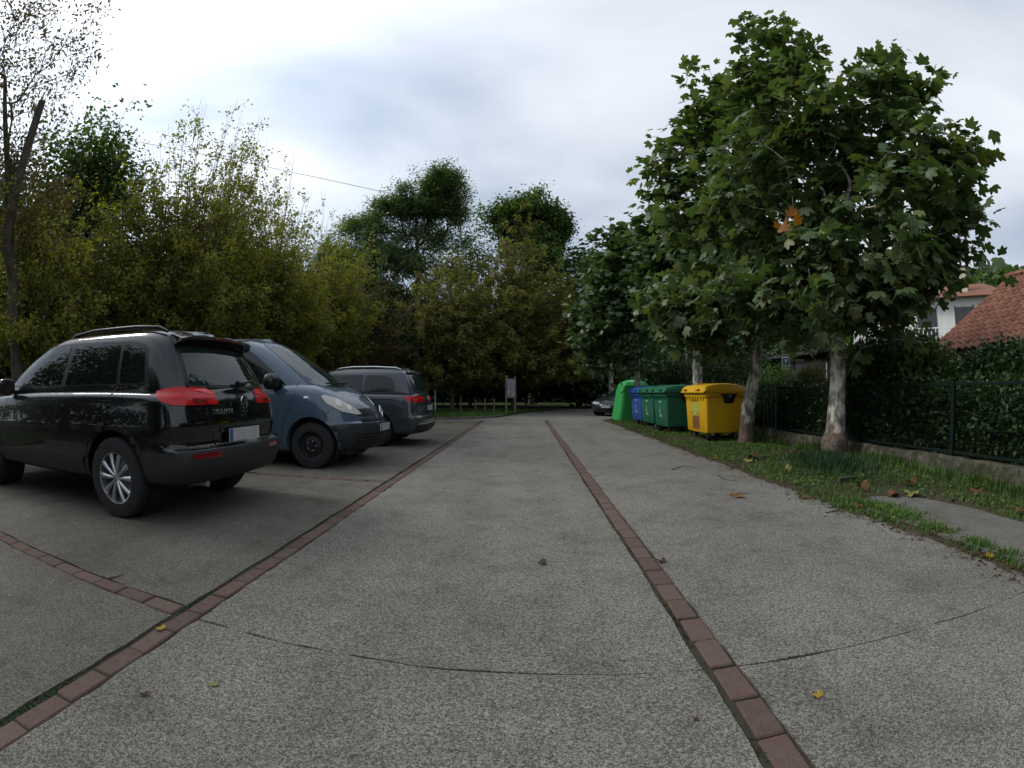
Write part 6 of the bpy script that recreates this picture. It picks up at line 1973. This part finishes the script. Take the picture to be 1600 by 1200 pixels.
c.front('windscreen', [(-0.70, 0.98), (-0.56, 1.34), (0.56, 1.34), (0.70, 0.98)], M['glassg'], 0.006, r=0.05)
c.side('window', [(-0.35, 1.04), (-0.2, 1.32), (0.75, 1.33), (0.78, 1.0)], M['glass'], 0.006)
c.side('window', [(0.85, 1.0), (0.82, 1.33), (1.2, 1.31), (1.9, 1.0)], M['glass'], 0.006)
for s in (1, -1): c.drape('head_lamp', rounded([(3.40, s * 0.45, 0.60), (3.40, s * 0.45, 0.68), (3.1, s * 0.88, 0.74), (3.15, s * 0.88, 0.64)], 0.02), (-0.8, -s * 0.6, 0), 0.008, M['lens'], c.root)
c.front('grille', [(-0.42, 0.58), (-0.42, 0.66), (0.42, 0.66), (0.42, 0.58)], M['trim'], 0.006)
c.front('lower_grille', [(-0.5, 0.28), (-0.5, 0.40), (0.5, 0.40), (0.5, 0.28)], M['gap'], 0.006)
plate(c, 3.475, 0.48, 0.5, 0.11, 'front')
emblem_vw(c, M_front(3.43, 0, 0.62, 0), 0.06)
c.mirror_cap(1.6, 0.82, 1.0)

# ------------------------------------------------------------------ fallen leaves and twigs
FG = 'fallen plane leaves'


def fallen(u, v, size, mat, label, z=0.0, rot=None, curl=0.5, rx=0.0):
    V, F = PLANE[0].copy(), PLANE[1]
    V = V[:-3]; F = F[:-1]
    V[:, 2] += curl * (V[:, 0] ** 2) * 1.2 - 0.25 * curl * np.abs(V[:, 1] - 0.4) + 0.05 * np.sin(V[:, 0] * 9 + u) * curl
    V[:, 1] -= 0.35
    V[:, 2] -= V[:, 2].min()
    V = V * np.array([random.uniform(0.75, 1.0), random.uniform(0.8, 1.05), 1.3])
    me = fast_mesh('fallen_leaf', V * size * (0.82 if size > 0.1 else 1), F)
    p = G(u, v, z)
    o = link('fallen_leaf', me, M[mat])
    o.location = (p.x, p.y, z + 0.003)
    o.rotation_euler = (rx, 0, random.uniform(0, 6.28) if rot is None else rot)
    tag(o, label, 'leaf', FG)


fallen(1343, 768, 0.2, 'dead', 'large curled tan leaf standing up at the corner of the concrete path', 0.03, 0.2, 1.0, 0.5)
fallen(1397, 776, 0.2, 'dead', 'brown leaf lying against the yellow-green leaf by the path', 0.03, 1.2, 0.5)
fallen(1424, 775, 0.2, 'greenyellow', 'yellow-green leaf lying on the edge of the path', 0.035, 2.2, 0.5)
fallen(1258, 779, 0.17, 'dead', 'flat brown leaf on the concrete beside the blue-green tuft', 0.0, 0.4, 0.3)
fallen(1424, 757, 0.16, 'dead', 'orange-brown leaf lying in the grass before the wall', 0.06, 0.4, 0.6)
fallen(1234, 712, 0.2, 'dead', 'upright brown leaf in the grass left of the big plane tree', 0.05, 0.2, 0.9, 0.6)
fallen(1178, 718, 0.24, 'litter', 'dark brown leaf on the stone edging by the yellow bin', 0.05, 0.9, 0.6)
fallen(1170, 722, 0.2, 'greenyellow', 'pale green leaf on the stone edging by the yellow bin', 0.05, 2.2, 0.4)
fallen(1228, 738, 0.2, 'greenyellow', 'pale leaf half hidden in the blue-green tuft', 0.08, 0.7, 0.7, 0.3)
fallen(1526, 772, 0.17, 'dead', 'rust-brown leaf in the thin grass near the wall', 0.05, 1.9, 0.6)
fallen(1545, 757, 0.15, 'dead', 'orange leaf at the foot of the wall', 0.06, 0.2, 0.8, 0.5)
fallen(1593, 803, 0.15, 'dead', 'orange leaf on the bare soil beside the path', 0.04, 0.8, 0.5)
fallen(1544, 873, 0.09, 'yellowleaf', 'small orange-yellow leaf in the dirt between path and lane', 0.0, 0.4, 0.4)
fallen(1376, 793, 0.09, 'yellowleaf', 'bright yellow leaf at the edge of the path', 0.03, 1.0, 0.3)
fallen(1117, 718, 0.14, 'yellowleaf', 'yellow leaf at the verge before the yellow bin', 0.01, 1.0, 0.4)
fallen(1277, 1089, 0.05, 'yellowleaf', 'small yellow leaf on the lane right of the brick row', 0.0, 0.5, 0.4)
fallen(334, 1071, 0.04, 'greenyellow', 'tiny yellow-green leaf on the lane', 0.0, 0.5, 0.4)
fallen(226, 1087, 0.035, 'litter', 'tiny brown leaf on the lane beside the brick row', 0.0, 0.9, 0.6)
fallen(252, 984, 0.05, 'yellowleaf', 'small yellow leaf on the left brick row', 0.004, 1.4, 0.5)
fallen(1152, 777, 0.17, 'dead', 'brown leaf beside a twig on the right lane', 0.0, 2.4, 0.4)
fallen(1033, 879, 0.06, 'litter', 'small dark leaf beside the right brick row', 0.0, 0.4, 0.6)
fallen(848, 881, 0.07, 'litter', 'small dark brown leaf in the middle of the lane', 0.0, 1.4, 0.5)
fallen(1086, 1126, 0.025, 'litter', 'tiny dark leaf left of the right brick row', 0.0, 0.4, 0.6)
fallen(1342, 793, 0.12, 'dead', 'brown leaf in the grass strip beside the path', 0.03, 2.0, 0.5)
for (pts_, r_, lab) in (([(1050, 734), (1066, 728), (1088, 730)], 0.006, 'curved twig on the lane before the yellow bin'), ([(1122, 742), (1132, 749), (1153, 752)], 0.006, 'short forked twig on the right lane'), ([(1140, 774), (1155, 770), (1172, 771)], 0.006, 'straight twig behind a brown leaf'), ([(1290, 801), (1305, 798), (1320, 800)], 0.006, 'thin twig at the edge of the grass'), ([(1441, 802), (1462, 814), (1485, 826), (1502, 834)], 0.006, 'long pale stick on the concrete path'), ([(166, 904), (182, 901), (194, 896)], 0.005, 'thin twig across the side brick row')):
    zz_ = 0.036 if 'path' in lab and 'pale' in lab else 0.006
    tag(tube_path('twig', [G(u, v, zz_) for u, v in pts_], [r_] + [r_ * 0.8] * (len(pts_) - 2) + [r_ * 0.4], M['wood'] if 'pale' in lab else M['bark'], None, 6), lab, 'twig')
# crumbs of leaf litter along the verge edge
n = 2600
yv = 1.2 + 13 * rng.random(n) ** 1.4
xv = verge_edge(yv) + rng.normal(0.06, 0.12, n)
w_ = rng.random(n) < 0.25
xv = np.where(w_, rng.uniform(4.1, 5.15, n), xv); yv = np.where(w_, rng.uniform(1.5, 3.9, n), yv)
zz_ = np.where(inside(PATH, xv, yv), 0.032, np.maximum(verge_z(xv, yv), 0.002) + 0.006)
V, F = scatter(QUAD, np.stack([xv, yv, zz_], 1), frames(n, 3.0, 0), 0.03 * rng.uniform(0.4, 1.6, n))
tag(link('leaf_litter', fast_mesh('leaf_litter', V, F), M['litter']), 'brown crumbs of leaf litter along the grass verge', 'leaf litter', kind='stuff')
# stone edging half sunk in the verge
EG = 'stone edging pieces in the grass'
for (u0, v0, u1, v1, lb_) in ((1312, 757, 1352, 752, 'edging stone half sunk in the grass right of the blue-green tuft'), (1358, 750, 1408, 744, 'edging stone in the grass behind the yellow-green fallen leaf'), (1182, 722, 1222, 716, 'edging stone in the grass between the two nearest plane trunks')):
    a, b = G(u0, v0, 0.02), G(u1, v1, 0.02)
    L = (b - a).length
    bm = bmesh.new(); add_box(bm, 0, L, 0, 0.07, -0.06, 0.075, 0.014)
    for v in bm.verts: v.co += Vector((random.uniform(-0.006, 0.006), random.uniform(-0.006, 0.006), random.uniform(-0.006, 0.006)))
    o = bm_obj('edging_stone', bm, M['wall']); o.location = a; o.rotation_euler = (0, 0, math.atan2(b.y - a.y, b.x - a.x))
    tag(o, lb_, 'stone', EG)
